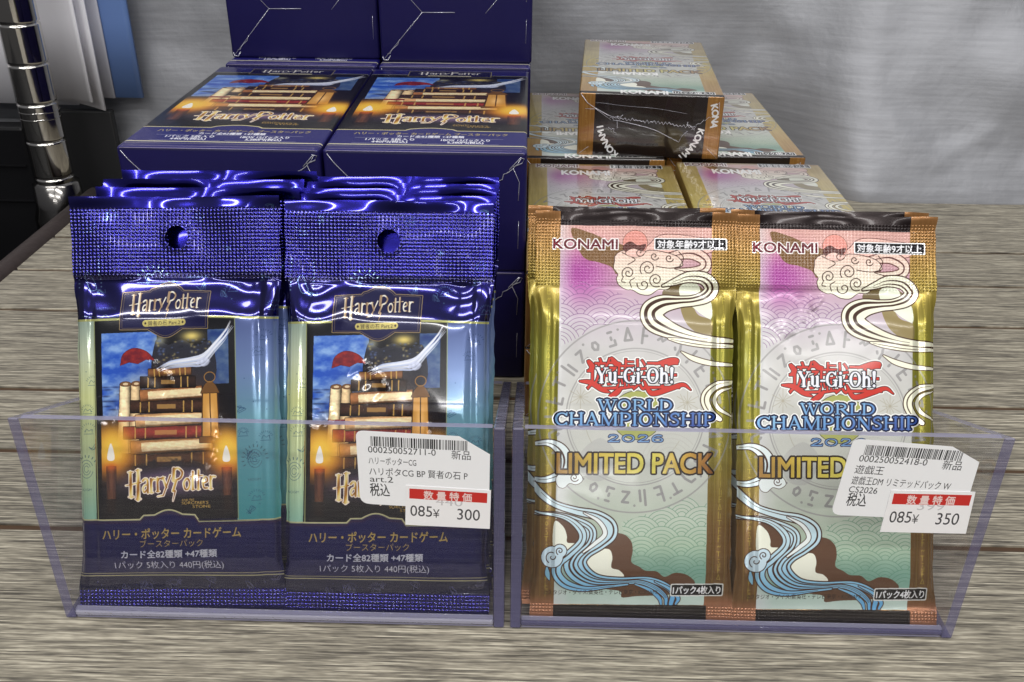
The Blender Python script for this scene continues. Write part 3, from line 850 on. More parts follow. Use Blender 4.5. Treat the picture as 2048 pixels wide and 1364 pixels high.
    spiral(c, q[0] + 9, q[1] + 19, 9, 20, 1.1, 1.6, BRN)
    ribbon(c, Z6([(1240, 715, 3), (1340, 680, 12), (1460, 640, 20), (1590, 655, 24), (1655, 730, 26), (1610, 800, 24), (1500, 838, 20), (1380, 850, 22), (1240, 870, 34), (1150, 930, 42), (1160, 1010, 42), (1260, 1075, 34), (1420, 1130, 22), (1600, 1165, 14), (1840, 1180, 7)]), cream, 3.2, (-0.15, 0.55), iw=0.12)
    ribbon(c, Z6([(1290, 1165, 3), (1400, 1185, 10), (1600, 1215, 10), (1840, 1225, 6)]), cream, 2.4, (0.1,))
    ribbon(c, Z6([(1400, 1275, 2), (1500, 1330, 9), (1650, 1370, 9), (1840, 1385, 5)]), cream, 2.4)
    ribbon(c, Z7([(1845, 255, 8), (1720, 275, 13), (1630, 340, 16), (1610, 420, 16), (1660, 510, 14), (1740, 570, 8)]), cream, 2.8, (0.2,))
    ribbon(c, Z7([(1845, 300, 2), (1740, 330, 6), (1690, 400, 8), (1730, 480, 7), (1845, 545, 3)]), cream, 2.0)

    # ---- lower left water
    bl = lambda X, Y: lerp([(900, (226, 238, 236)), (1020, (206, 228, 232)), (1100, (186, 218, 230)), (1150, (150, 204, 230)), (1200, (110, 176, 220))])(Y)
    ribbon(c, Z7([(155, 790, 6), (290, 775, 12), (390, 830, 22), (430, 930, 26), (390, 1040, 18), (280, 1090, 12), (155, 1090, 8)]), bl, 3, (0.1,))
    c.fill(spline(Z7([(360, 1070), (430, 1020), (540, 1030), (580, 1090), (530, 1130), (470, 1120), (420, 1160), (370, 1140)]), 6, True), (232, 240, 236), outline=1.4, ocol=BRN)
    q = Z7([(510, 1070)])[0]
    spiral(c, q[0], q[1], 9, 30, 1.4, 1.6, BRN)
    cb = (96, 66, 46)
    c.fill(spline(Z8([(330, 310), (420, 300), (520, 340), (540, 440), (500, 520), (400, 520), (330, 500)]), 6, True), cb)
    c.fill(spline(Z8([(325, 325), (395, 360), (425, 430), (430, 490), (490, 500), (440, 560), (325, 560)]), 6, True), (240, 242, 222))
    c.fill(spline(Z8([(790, 420), (880, 425), (940, 480), (955, 560), (945, 650), (1010, 690), (1060, 722), (1150, 730), (1215, 775), (1300, 742), (1400, 762), (1465, 830), (1400, 870), (1290, 930), (1000, 945), (880, 955), (860, 900), (700, 860), (680, 700), (640, 560), (700, 480)]), 7, True), cb)
    c.fill(spline(Z8([(560, 640), (640, 560), (760, 545), (792, 610), (785, 695), (850, 720), (885, 775), (760, 790), (640, 790), (560, 740)]), 7, True), (243, 244, 224))
    ribbon(c, Z8([(150, 20, 12), (220, 100, 14), (330, 180, 12), (500, 235, 14), (660, 270, 18), (770, 340, 20), (780, 430, 20), (700, 510, 16), (590, 580, 16), (545, 650, 18), (580, 730, 20), (680, 790, 16), (850, 805, 12), (1080, 800, 11), (1220, 850, 12), (1290, 920, 10), (1280, 1015, 8)]), bl, 3.4, (-0.3,), iw=0.12)
    ribbon(c, Z8([(150, 262, 3), (330, 262, 8), (500, 320, 16), (610, 390, 20), (600, 490, 20), (500, 590, 20), (460, 680, 26), (520, 770, 24), (650, 830, 18), (850, 830, 8), (1010, 820, 7), (1140, 870, 9), (1230, 950, 7), (1240, 1015, 5)]), bl, 3.2, (-0.4, 0.25), iw=0.10)
    ribbon(c, Z8([(160, 245, 3), (400, 285, 7), (530, 380, 13), (545, 480, 13), (440, 590, 14), (360, 660, 16), (350, 750, 18), (430, 840, 17), (580, 880, 10), (760, 860, 5), (920, 840, 3)]), bl, 3.0, (0.1,), iw=0.12)
    ribbon(c, Z8([(560, 250, 2), (680, 320, 7), (730, 420, 8), (650, 500, 7), (560, 570, 3)]), (238, 244, 240), 2.0)
    ribbon(c, Z8([(980, 838, 2), (1100, 890, 6), (1180, 960, 7), (1200, 1015, 4)]), bl, 2.4)
    ribbon(c, Z8([(1140, 815, 2), (1260, 880, 6), (1335, 960, 7), (1320, 1015, 4)]), bl, 2.4)
    for x, y, r_ in ((310, 610, 85), (372, 560, 52)):
        q = Z8([(x, y)])[0]
        c.ellipse(q[0], q[1], r_ * .2493 + 1.8, r_ * .2493 + 1.8, BRN)
    for x, y, r_ in ((310, 610, 85), (372, 560, 52)):
        q = Z8([(x, y)])[0]
        c.ellipse(q[0], q[1], r_ * .2493, r_ * .2493, (206, 228, 236))
        spiral(c, q[0], q[1], r_ * .2493 * 0.62, 120, 1.25, 1.9, BRN)
    ribbon(c, Z8([(270, 700, 4), (275, 750, 9), (290, 800, 2)]), (150, 206, 232), 2.0)

    # ---- logo
    c.ellipse(1262, 826, 50, 48, (164, 168, 92), outline=1.6, ocol=(90, 88, 56))
    red = []
    for ch, x0, x1, yb, sz in (('遊', 602, 862, 300, 300), ('戯', 850, 1110, 300, 290), ('王', 1095, 1390, 300, 280)):
        q = Z7([(x0, yb), (x1, yb)])
        red.append((ch, q[0][0], q[0][1], sz * .2346, q[1][0] - q[0][0]))
    swish = [(spline(Z7(p), 7), w_) for p, w_ in (
        ([(548, 250), (640, 262), (730, 318), (800, 345)], None), ([(900, 300), (850, 350), (790, 380)], None),
        ([(1090, 250), (1130, 330), (1180, 350), (1320, 305), (1420, 275), (1485, 320)], None), ([(610, 80), (650, 130), (620, 160)], None), ([(810, 50), (850, 100), (890, 100)], None), ([(1180, 100), (1300, 70), (1360, 75), (1290, 110)], None))]
    def tap(n, wd): return wd * np.sin(np.linspace(0.25, math.pi - 0.1, n)) ** 0.7
    sw = [(p, np.maximum(tap(len(p), 10.5), 0.8)) for p, _ in swish]
    for passno, (od, col_) in enumerate(((3.4, (240, 240, 236)), (1.35, (34, 14, 14)), (0, (198, 46, 32)))):
        for ch, x, y, sz, wd in red:
            c.text(ch, x, y, sz, col_, width=wd, bold=0.35 + od)
        for p, wd in sw: c.stroke(p, wd + 2 * od, col_)
    q = Z7([(680, 265), (1345, 265)])
    c.strokes_text(serif_strokes('Yu-Gi-Oh!', q[0][0], q[0][1], 31, q[1][0] - q[0][0]), (232, 234, 242), outline=2.3, ocol=(24, 26, 34))
    blu = lambda X, Y: [v for v in lerp([(0, (150, 196, 226)), (0.5, (104, 152, 208)), (1, (44, 62, 142))])(np.clip((X - 1120) / 300 * 0.55 + (Y - 793) / 58 * 0.35 + 0.1 * np.sin(X / 7), 0, 1))]
    sil = (16, 24, 58)
    w1 = serif_strokes('WORLD', 1184, 817, 22.5, 150)
    w2 = serif_strokes('CHAMPIONSHIP', 1099, 847, 26, 320)
    w3 = serif_strokes('2026', 1203, 880, 15, 116)
    for g_, col_, o_ in ((w1, (240, 240, 238), 5.6), (w2, (240, 240, 238), 5.6)):
        c.strokes_text(g_, col_, outline=o_, ocol=col_)
    c.strokes_text(w1, blu, outline=3.5, ocol=sil)
    c.strokes_text(w2, blu, outline=3.5, ocol=sil)
    c.strokes_text(w3, (118, 160, 206), outline=1.9, ocol=(44, 50, 82))
    gl = lambda X, Y: lerp([(1100, (160, 116, 50)), (1180, (206, 180, 74)), (1290, (216, 206, 92)), (1360, (200, 160, 66)), (1416, (140, 88, 44))])(X)
    c.text('LIMITED PACK', 1105, 942, 57, gl, width=310, bold=1.5, outline=3.6, ocol=(42, 30, 22))
    if not box:
        c.text('KONAMI', 1094, 496, 28, (98, 12, 28), width=126, bold=0.9, outline=2.4, ocol=(240, 236, 234))
        c.rrect(1292, 473, 1437, 496.5, 3, (244, 244, 244))
        c.rrect(1294.5, 475, 1434.5, 494.5, 2, (22, 20, 24))
        c.text('対象年齢9才以上', 1299, 492, 18, (240, 240, 244), width=131, bold=0.6)
        c.rrect(1336, 1168.5, 1444, 1196.5, 4, (226, 226, 220))
        c.rrect(1338.5, 1171, 1441.5, 1194, 3, (24, 22, 24))
        c.text('1パック4枚入り', 1342, 1190, 19, (236, 236, 236), width=96, bold=0.7)
        c.text('©スタジオ・ダイス/集英社・テレビ東京・KONAMI', 1082, 1191, 12, (42, 32, 26), width=228, bold=0.45)


def side_bands(c, x0, x1, y0, y1, seed):
    st = lerp([(400, (148, 102, 64)), (450, (152, 110, 64)), (500, (150, 116, 60)), (560, (146, 126, 56)), (700, (136, 134, 52)), (860, (142, 136, 56)), (960, (142, 122, 56)), (1060, (126, 94, 52)), (1190, (118, 86, 50)), (1212, (172, 118, 86)), (1250, (172, 118, 86))])
    c.rect(x0, y0, x1, y1, lambda X, Y: [v + 10 * fbm(X / 2.5, Y / 60, seed) for v in st(Y)], metal=0.48)


def gold_pack_art():
    c = Canvas(800, 1656, (150, 108, 54), 0.85)
    c.quad(YQ)
    side_bands(c, 1040, 1112, 400, 1270, 4)
    side_bands(c, 1400, 1480, 400, 1270, 6)
    r = random.Random(4)
    for x in (1086, 1432):
        for i, y in enumerate(np.arange(580, 1190, 16)):
            sign(c, x + r.uniform(-1, 1), y, 6.5, 0, r.randrange(11), 1.7, (196, 178, 74), 0.55)
        for dx in (-12, 12): c.stroke([(x + dx, 575), (x + dx, 1195)], 1.2, (192, 172, 80), 0.4)
    gold_art(c)
    c.fill([(1107, 400), (1406, 400), (1406, 452), (1108, 449)], (30, 20, 20), metal=0.5)
    c.fill([(1101, 1213), (1411, 1217), (1411, 1260), (1101, 1260)], (34, 26, 22), metal=0.5)
    return c.image('gold_pack_print')


def gold_box_top_art():
    c = Canvas(744, 1370, (170, 138, 66), 0.3)
    # the same picture stretched over the lid, then the border and the film's overprint
    c.quad([(1108, 450), (1405, 450), (1405, 1213), (1105, 1213)], [(96, 30), (648, 30), (648, 1340), (96, 1340)])
    side = lambda X, Y: [v + 14 * fbm(X / 3, Y / 60, 9) for v in lerp([(440, (206, 170, 84)), (800, (212, 188, 80)), (1000, (200, 160, 78)), (1230, (176, 130, 68))])(Y)]
    c.rect(1000, 400, 1500, 1300, side, metal=0.2)
    gold_art(c, True)
    c.M = np.eye(3)
    c.rect(0, 0, 744, 30, (190, 150, 84), metal=0.3)
    c.rect(0, 1340, 744, 1370, (36, 26, 22), metal=0.2)
    c.text('KONAMI', 44, 60, 66, (116, 26, 40), width=210, bold=1.6, outline=6, ocol=(244, 240, 236))
    c.rrect(420, 10, 690, 66, 6, (244, 244, 244)); c.rrect(425, 15, 685, 61, 4, (22, 20, 24))
    c.text('対象年齢9才以上', 434, 57, 50, (240, 240, 244), width=242, bold=1.4)
    c.rrect(480, 1290, 700, 1346, 6, (236, 236, 230)); c.rrect(485, 1295, 695, 1341, 4, (22, 20, 24))
    c.text('1パック4枚入り', 494, 1337, 48, (240, 240, 240), width=192, bold=1.4)
    c.text('KONAMI', 170, 175, 96, (250, 248, 246), width=240, bold=3)
    c.text('KONAMI', 420, 890, 90, (250, 248, 246), width=240, bold=3, rot=180)
    c.text('KONAMI', 215, 1362, 90, (244, 242, 240), width=240, bold=3)
    g = c.px[..., :3].mean(-1, keepdims=True)
    c.px[..., :3] = g + (c.px[..., :3] - g) * 0.74  # colours washed out to stand in for reflections on the lid's film
    return c.image('gold_box_lid_print')


def gold_box_front_art():
    W_, H_ = 744, 335
    c = Canvas(W_, H_, (34, 26, 24), 0.1)
    r = random.Random(3)
    for x0, x1 in ((0, 84), (660, 744)):
        c.rect(x0, 0, x1, H_, lambda X, Y: [v + 16 * fbm(X / 4, Y / 90, 5) for v in ((158 + 0 * X), (112 + 0 * X), (56 + 0 * X))], metal=0.4)
        xm = (x0 + x1) / 2
        for dx in (-20, 20): c.stroke([(xm + dx, 10), (xm + dx, 325)], 2, (188, 146, 80), 0.5)
        for y in range(20, 320, 26): sign(c, xm, y, 11, 0, r.randrange(11), 3, (190, 150, 82), 0.45)
    cx, cy, R = 378, 122, 252

    def ring(word, a0, a1, Ry=R, Rx=R):
        for i, ch in enumerate(word):
            a = rad(a0 + (a1 - a0) * i / (len(word) - 1))
            x, y = cx + Rx * math.cos(a), cy + Ry * math.sin(a)
            tx, ty = -Rx * math.sin(a), Ry * math.cos(a)
            c.text(ch, x, y, 47, (240, 240, 240), rot=math.degrees(math.atan2(ty, tx)), bold=2.0, anchor='c')
    ring('KONAMI', 14, 50)
    ring('KONAMI', 132, 168)
    ring('KONA', -14, 6, Rx=312)
    return c.image('gold_box_front_print')


def barcode_sticker_art(digits, lines, seed):
    """white thermal label: barcode, number, item lines; 280 x 150 source px"""
    c = Canvas(1120, 600, (247, 247, 249), 0)
    c.quad([(0, 0), (280, 0), (280, 150), (0, 150)])
    k = (38, 38, 42)
    r = random.Random(seed)
    x = 30.0
    while x < 232:
        b = r.choice([1.0, 1.0, 1.8, 1.8, 2.6, 3.4])
        c.rect(x, 10, x + b, 30, k)
        x += b + r.choice([0.9, 1.2, 1.8, 2.4])
    c.text(digits, 24, 43, 18, k, width=141)
    c.text('新品', 198, 47, 20, k, width=40, bold=0.2)
    for s, x_, y_, w_, z_ in lines:
        c.text(s, x_, y_, z_, k, width=w_, bold=0.15)
    c.text('税込', 24, 132, 30, k, width=42, bold=0.35)
    return c.image('barcode_sticker_print')


def sale_sticker_art(price):
    c = Canvas(680, 320, (248, 246, 247), 0)
    c.quad([(0, 0), (170, 0), (170, 80), (0, 80)])
    c.text('399' if price == '350' else '440', 60, 36, 22, (206, 202, 204), width=54)
    c.rect(7, 6, 163, 26, (204, 44, 38))
    c.text('数 量 特 価', 36, 24, 18, (240, 214, 210), width=96, bold=0.5)
    k = (58, 56, 60)
    c.text('085', 9, 61, 31, k, width=44)
    c.text('¥', 55, 62, 24, k, width=13)
    c.text(price, 104, 63, 32, k, width=46)
    return c.image('sale_sticker_print')


# ------------------------------------------------------------------ materials
def new_mat(name):
    mt = bpy.data.materials.new(name)
    mt.use_nodes = True
    n = mt.node_tree
    b = n.nodes['Principled BSDF']
    return mt, n, b


def N(n, t, **k):
    q = n.nodes.new(t)
    for a, v in k.items():
        if hasattr(q, a): setattr(q, a, v)
    return q


def math_node(n, op, a, b=None, c=None):
    q = n.nodes.new('ShaderNodeMath'); q.operation = op
    for i, v in enumerate((a, b, c)):
        if v is None: continue
        if isinstance(v, (int, float)): q.inputs[i].default_value = v
        else: n.links.new(v, q.inputs[i])
    return q.outputs[0]


def plain(name, col, rough=0.5, metal=0.0, noise=0.0, nscale=60.0, bump=0.0, spec=0.5):
    mt, n, b = new_mat(name)
    b.inputs['Roughness'].default_value = rough
    b.inputs['Metallic'].default_value = metal
    b.inputs['Specular IOR Level'].default_value = spec
    b.inputs['Base Color'].default_value = (*col, 1)
    if noise or bump:
        t = N(n, 'ShaderNodeTexCoord')
        z = N(n, 'ShaderNodeTexNoise'); z.inputs['Scale'].default_value = nscale; z.inputs['Detail'].default_value = 5
        n.links.new(t.outputs['Object'], z.inputs['Vector'])
        if noise:
            mx = N(n, 'ShaderNodeMix', data_type='RGBA')
            mx.inputs[6].default_value = (*[v * (1 - noise) for v in col], 1); mx.inputs[7].default_value = (*[min(1, v * (1 + noise)) for v in col], 1)
            n.links.new(z.outputs[0], mx.inputs[0]); n.links.new(mx.outputs[2], b.inputs['Base Color'])
        if bump:
            bp = N(n, 'ShaderNodeBump'); bp.inputs['Strength'].default_value = 1; bp.inputs['Distance'].default_value = bump
            n.links.new(z.outputs[0], bp.inputs['Height']); n.links.new(bp.outputs[0], b.inputs['Normal'])
    return mt


def printed(name, im, rough=0.25, crimp=None, wrinkle=(0.0, 60), coat=0.0, metal_scale=1.0, bright=1.0, island=None, spec=0.5):
    """printed film or card: colour and metal share from the drawn artwork; crimp = (nu, nv, [(v0, v1)...], depth)"""
    mt, n, b = new_mat(name)
    uv = N(n, 'ShaderNodeUVMap'); uv.uv_map = 'UVMap'
    ti = N(n, 'ShaderNodeTexImage'); ti.image = im; ti.extension = 'EXTEND'
    n.links.new(uv.outputs[0], ti.inputs[0])
    if bright != 1.0:
        mxc = N(n, 'ShaderNodeMix', data_type='RGBA', blend_type='MULTIPLY'); mxc.inputs[0].default_value = 1
        mxc.inputs[7].default_value = (bright, bright, bright, 1)
        n.links.new(ti.outputs[0], mxc.inputs[6]); n.links.new(mxc.outputs[2], b.inputs['Base Color'])
    else:
        n.links.new(ti.outputs[0], b.inputs['Base Color'])
    n.links.new(math_node(n, 'MULTIPLY', ti.outputs[1], metal_scale), b.inputs['Metallic'])
    b.inputs['Roughness'].default_value = rough
    b.inputs['Coat Weight'].default_value = coat
    b.inputs['Specular IOR Level'].default_value = spec
    b.inputs['Coat Roughness'].default_value = 0.06
    h = None
    crimp_n = None
    if crimp:
        nu, nv, bands, depth = crimp
        s = N(n, 'ShaderNodeSeparateXYZ'); n.links.new(uv.outputs[0], s.inputs[0])
        pu = math_node(n, 'MULTIPLY', s.outputs[0], 2 * math.pi * nu)
        pv = math_node(n, 'MULTIPLY', s.outputs[1], 2 * math.pi * nv)
        cu = math_node(n, 'MULTIPLY_ADD', math_node(n, 'COSINE', pu), 0.5, 0.5)
        cv = math_node(n, 'MULTIPLY_ADD', math_node(n, 'COSINE', pv), 0.5, 0.5)
        slu = math_node(n, 'MULTIPLY', math_node(n, 'SINE', pu), cv)
        slv = math_node(n, 'MULTIPLY', math_node(n, 'SINE', pv), cu)
        mk = None
        for v0, v1 in bands:
            a = math_node(n, 'GREATER_THAN', s.outputs[1], v0)
            a = math_node(n, 'MULTIPLY', a, math_node(n, 'LESS_THAN', s.outputs[1], v1))
            mk = a if mk is None else math_node(n, 'MAXIMUM', mk, a)
        if island:
            du = math_node(n, 'MULTIPLY', math_node(n, 'SUBTRACT', s.outputs[0], island[0]), island[2])
            dv = math_node(n, 'MULTIPLY', math_node(n, 'SUBTRACT', s.outputs[1], island[1]), island[3])
            dd = math_node(n, 'ADD', math_node(n, 'MULTIPLY', du, du), math_node(n, 'MULTIPLY', dv, dv))
            mk = math_node(n, 'MULTIPLY', mk, math_node(n, 'GREATER_THAN', dd, island[4] ** 2))
        amp = math_node(n, 'MULTIPLY', mk, depth * 0.5)
        cmb = N(n, 'ShaderNodeCombineXYZ'); cmb.inputs[2].default_value = 1.0
        n.links.new(math_node(n, 'MULTIPLY_ADD', slu, amp, 0.5), cmb.inputs[0])
        n.links.new(math_node(n, 'MULTIPLY_ADD', slv, amp, 0.5), cmb.inputs[1])
        nm = N(n, 'ShaderNodeNormalMap'); nm.space = 'TANGENT'; nm.uv_map = 'UVMap'
        n.links.new(cmb.outputs[0], nm.inputs['Color'])
        crimp_n = nm.outputs[0]
    if wrinkle[0]:
        t = N(n, 'ShaderNodeTexCoord')
        z = N(n, 'ShaderNodeTexNoise'); z.inputs['Scale'].default_value = wrinkle[1]; z.inputs['Detail'].default_value = 1.5
        n.links.new(t.outputs['Object'], z.inputs['Vector'])
        q = math_node(n, 'MULTIPLY', z.outputs[0], wrinkle[0])
        h = q if h is None else math_node(n, 'ADD', h, q)
    if h is not None:
        bp = N(n, 'ShaderNodeBump'); bp.inputs['Strength'].default_value = 1; bp.inputs['Distance'].default_value = 1.0
        if crimp_n is not None: n.links.new(crimp_n, bp.inputs['Normal'])
        n.links.new(h, bp.inputs['Height']); n.links.new(bp.outputs[0], b.inputs['Normal'])
        n.links.new(bp.outputs[0], b.inputs['Coat Normal'])
    return mt


def clear_plastic(name, tint=(0.965, 0.965, 0.975), haze=0.03, ior=1.46, rough=0.03, hcol=(0.75, 0.75, 0.8), bump=None):
    mt, n, b = new_mat(name)
    n.nodes.remove(b)
    out = n.nodes['Material Output']
    tr = N(n, 'ShaderNodeBsdfTransparent'); tr.inputs[0].default_value = (*tint, 1)
    df = N(n, 'ShaderNodeBsdfDiffuse'); df.inputs[0].default_value = (*hcol, 1)
    gl = N(n, 'ShaderNodeBsdfGlossy'); gl.inputs['Roughness'].default_value = rough
    fr = N(n, 'ShaderNodeLayerWeight'); fr.inputs[0].default_value = 0.5
    fres = math_node(n, 'MULTIPLY_ADD', math_node(n, 'POWER', fr.outputs['Facing'], 5.0), 0.9, 0.022)
    m1 = N(n, 'ShaderNodeMixShader'); m1.inputs[0].default_value = haze
    n.links.new(tr.outputs[0], m1.inputs[1]); n.links.new(df.outputs[0], m1.inputs[2])
    m2 = N(n, 'ShaderNodeMixShader')
    n.links.new(fres, m2.inputs[0]); n.links.new(m1.outputs[0], m2.inputs[1]); n.links.new(gl.outputs[0], m2.inputs[2])
    n.links.new(m2.outputs[0], out.inputs[0])
    if bump:
        t = N(n, 'ShaderNodeTexCoord'); z = N(n, 'ShaderNodeTexNoise'); z.inputs['Scale'].default_value = bump[0]; z.inputs['Detail'].default_value = 4
        n.links.new(t.outputs['Object'], z.inputs['Vector'])
        bp = N(n, 'ShaderNodeBump'); bp.inputs['Strength'].default_value = 1; bp.inputs['Distance'].default_value = bump[1]
        n.links.new(z.outputs[0], bp.inputs['Height'])
        n.links.new(bp.outputs[0], gl.inputs['Normal']); n.links.new(bp.outputs[0], fr.inputs['Normal'])
    return mt


def wood_material():
    mt, n, b = new_mat('grey_wood_laminate')
    t = N(n, 'ShaderNodeTexCoord')

    def nz(sx, sy, det, rough=0.6, off=0.0):
        mp = N(n, 'ShaderNodeMapping'); mp.inputs['Scale'].default_value = (sx, sy, 1); mp.inputs['Location'].default_value = (off, off * 1.7, 0)
        n.links.new(t.outputs['Object'], mp.inputs[0])
        z = N(n, 'ShaderNodeTexNoise'); z.inputs['Scale'].default_value = 1; z.inputs['Detail'].default_value = det; z.inputs['Roughness'].default_value = rough
        n.links.new(mp.outputs[0], z.inputs['Vector'])
        return z.outputs[0]
    sx = N(n, 'ShaderNodeSeparateXYZ'); n.links.new(t.outputs['Object'], sx.inputs[0])
    wob = math_node(n, 'MULTIPLY_ADD', nz(5, 20, 1, off=5.0), 0.0008, sx.outputs[1])

    def fibres(per_m, along, seed):
        """thin print fibres: every row has its own run of light and dark dashes along the board"""
        row = math_node(n, 'FLOOR', math_node(n, 'MULTIPLY', wob, per_m))
        wn = N(n, 'ShaderNodeTexWhiteNoise'); wn.noise_dimensions = '1D'
        n.links.new(math_node(n, 'ADD', row, seed), wn.inputs['W'])
        cx_ = N(n, 'ShaderNodeCombineXYZ')
        n.links.new(math_node(n, 'MULTIPLY_ADD', wn.outputs['Value'], 91.0, math_node(n, 'MULTIPLY', sx.outputs[0], along)), cx_.inputs[0])
        n.links.new(math_node(n, 'MULTIPLY', row, 3.37), cx_.inputs[1])
        z = N(n, 'ShaderNodeTexNoise'); z.noise_dimensions = '2D'
        z.inputs['Scale'].default_value = 1; z.inputs['Detail'].default_value = 3; z.inputs['Roughness'].default_value = 0.65
        n.links.new(cx_.outputs[0], z.inputs['Vector'])
        return z.outputs[0]
    a = fibres(1900, 30, 3.0)
    c = fibres(3100, 60, 57.0)
    d = nz(4, 90, 3, off=8.0)
    s = math_node(n, 'ADD', math_node(n, 'MULTIPLY', a, 0.56), math_node(n, 'MULTIPLY', c, 0.34))
    s = math_node(n, 'ADD', s, math_node(n, 'MULTIPLY', d, 0.10))
    r = N(n, 'ShaderNodeValToRGB')
    el = r.color_ramp.elements
    el[0].position = 0.375; el[0].color = (0.078, 0.068, 0.054, 1)
    el[1].position = 0.625; el[1].color = (0.53, 0.485, 0.38, 1)
    for ps, cl in ((0.44, (0.150, 0.135, 0.106)), (0.49, (0.232, 0.209, 0.161)), (0.545, (0.318, 0.287, 0.223))):
        q = el.new(ps); q.color = (*cl, 1)
    n.links.new(s, r.inputs[0])
    n.links.new(r.outputs[0], b.inputs['Base Color'])
    b.inputs['Roughness'].default_value = 0.5
    bp = N(n, 'ShaderNodeBump'); bp.inputs['Strength'].default_value = 0.5; bp.inputs['Distance'].default_value = 0.00015
    n.links.new(s, bp.inputs['Height']); n.links.new(bp.outputs[0], b.inputs['Normal'])
    return mt


def tarp_material():
    mt, n, b = new_mat('silver_woven_tarp')
    t = N(n, 'ShaderNodeTexCoord')
    mp = N(n, 'ShaderNodeMapping'); mp.inputs['Scale'].default_value = (22, 22, 420)
    n.links.new(t.outputs['Object'], mp.inputs[0])
    z = N(n, 'ShaderNodeTexNoise'); z.inputs['Scale'].default_value = 1; z.inputs['Detail'].default_value = 4
    n.links.new(mp.outputs[0], z.inputs['Vector'])
    z2 = N(n, 'ShaderNodeTexNoise'); z2.inputs['Scale'].default_value = 26; z2.inputs['Detail'].default_value = 5
    n.links.new(t.outputs['Object'], z2.inputs['Vector'])
    mp3 = N(n, 'ShaderNodeMapping'); mp3.inputs['Scale'].default_value = (520, 520, 30)
    n.links.new(t.outputs['Object'], mp3.inputs[0])
    z3 = N(n, 'ShaderNodeTexNoise'); z3.inputs['Scale'].default_value = 1; z3.inputs['Detail'].default_value = 3
    n.links.new(mp3.outputs[0], z3.inputs['Vector'])
    h = math_node(n, 'ADD', math_node(n, 'MULTIPLY', z.outputs[0], 0.00012), math_node(n, 'MULTIPLY', z3.outputs[0], 0.00006))
    h = math_node(n, 'ADD', h, math_node(n, 'MULTIPLY', z2.outputs[0], 0.0018))
    bp = N(n, 'ShaderNodeBump'); bp.inputs['Strength'].default_value = 0.85; bp.inputs['Distance'].default_value = 1.0
    n.links.new(h, bp.inputs['Height']); n.links.new(bp.outputs[0], b.inputs['Normal'])
    r = N(n, 'ShaderNodeValToRGB')
    el = r.color_ramp.elements
    el[0].position = 0.3; el[0].color = (0.27, 0.275, 0.295, 1)
    el[1].position = 0.75; el[1].color = (0.33, 0.335, 0.36, 1)
    n.links.new(z.outputs[0], r.inputs[0]); n.links.new(r.outputs[0], b.inputs['Base Color'])
    b.inputs['Metallic'].default_value = 0.4
    b.inputs['Roughness'].default_value = 0.5
    return mt


M_WOOD = wood_material()
M_GROOVE = plain('brown_groove', (0.075, 0.040, 0.020), 0.6, noise=0.25, nscale=90)
M_TARP = tarp_material()
M_BLACK = plain('black_plastic', (0.006, 0.006, 0.007), 0.35, spec=0.3)
M_BLACKMAT = plain('black_shade', (0.004, 0.004, 0.005), 0.7, spec=0.2)
M_TRIM = plain('dark_brown_edging', (0.035, 0.024, 0.022), 0.6, noise=0.3, nscale=200, bump=0.0006)
M_CHROME = plain('chrome', (0.62, 0.6, 0.57), 0.09, 1.0)
M_PAPER = plain('white_paper', (0.86, 0.85, 0.90), 0.6, noise=0.03, nscale=20)
M_BLUEFILE = plain('blue_plastic_file', (0.13, 0.22, 0.48), 0.4, noise=0.05, nscale=30)
M_NAVY = plain('navy_card', (0.009, 0.007, 0.066), 0.42, noise=0.12, nscale=40, bump=0.0003, spec=0.3)
M_NAVYEDGE = plain('worn_card_edge', (0.30, 0.27, 0.40), 0.5, noise=0.3, nscale=300)
M_FILM = plain('wrap_seam_film', (0.60, 0.60, 0.68), 0.12, 0.35, noise=0.5, nscale=350)  # real seams; the whitish colour stands for highlights on the clear film
M_GOLDCARD = plain('gold_card', (0.36, 0.25, 0.075), 0.38, 0.5, noise=0.2, nscale=120)
M_ACRYL = clear_plastic('clear_acrylic', (0.972, 0.972, 0.98), 0.005)
M_ACRYLSIDE = clear_plastic('clear_acrylic_side', (0.945, 0.945, 0.96), 0.02, hcol=(0.55, 0.54, 0.62))
M_ACRYLEDGE = clear_plastic('acrylic_cut_edge', (0.66, 0.66, 0.77), 0.55, hcol=(0.36, 0.35, 0.47), bump=(260, 0.0008))  # lilac reflected from neighbouring things is put into the edge colour
M_ACRYLDEEP = clear_plastic('acrylic_violet_edge', (0.62, 0.62, 0.76), 0.42, hcol=(0.20, 0.19, 0.33), bump=(120, 0.003), rough=0.1)  # deeper violet, likewise reflections of the neighbours put into the colour
M_ACRYLPALE = clear_plastic('acrylic_pale_edge', (0.72, 0.72, 0.80), 0.55, hcol=(0.55, 0.54, 0.66), bump=(340, 0.002), rough=0.08)  # paler version of the same reflected lilac, as colour
M_STICKBACK = plain('sticker_paper_edge', (0.78, 0.78, 0.79), 0.6)

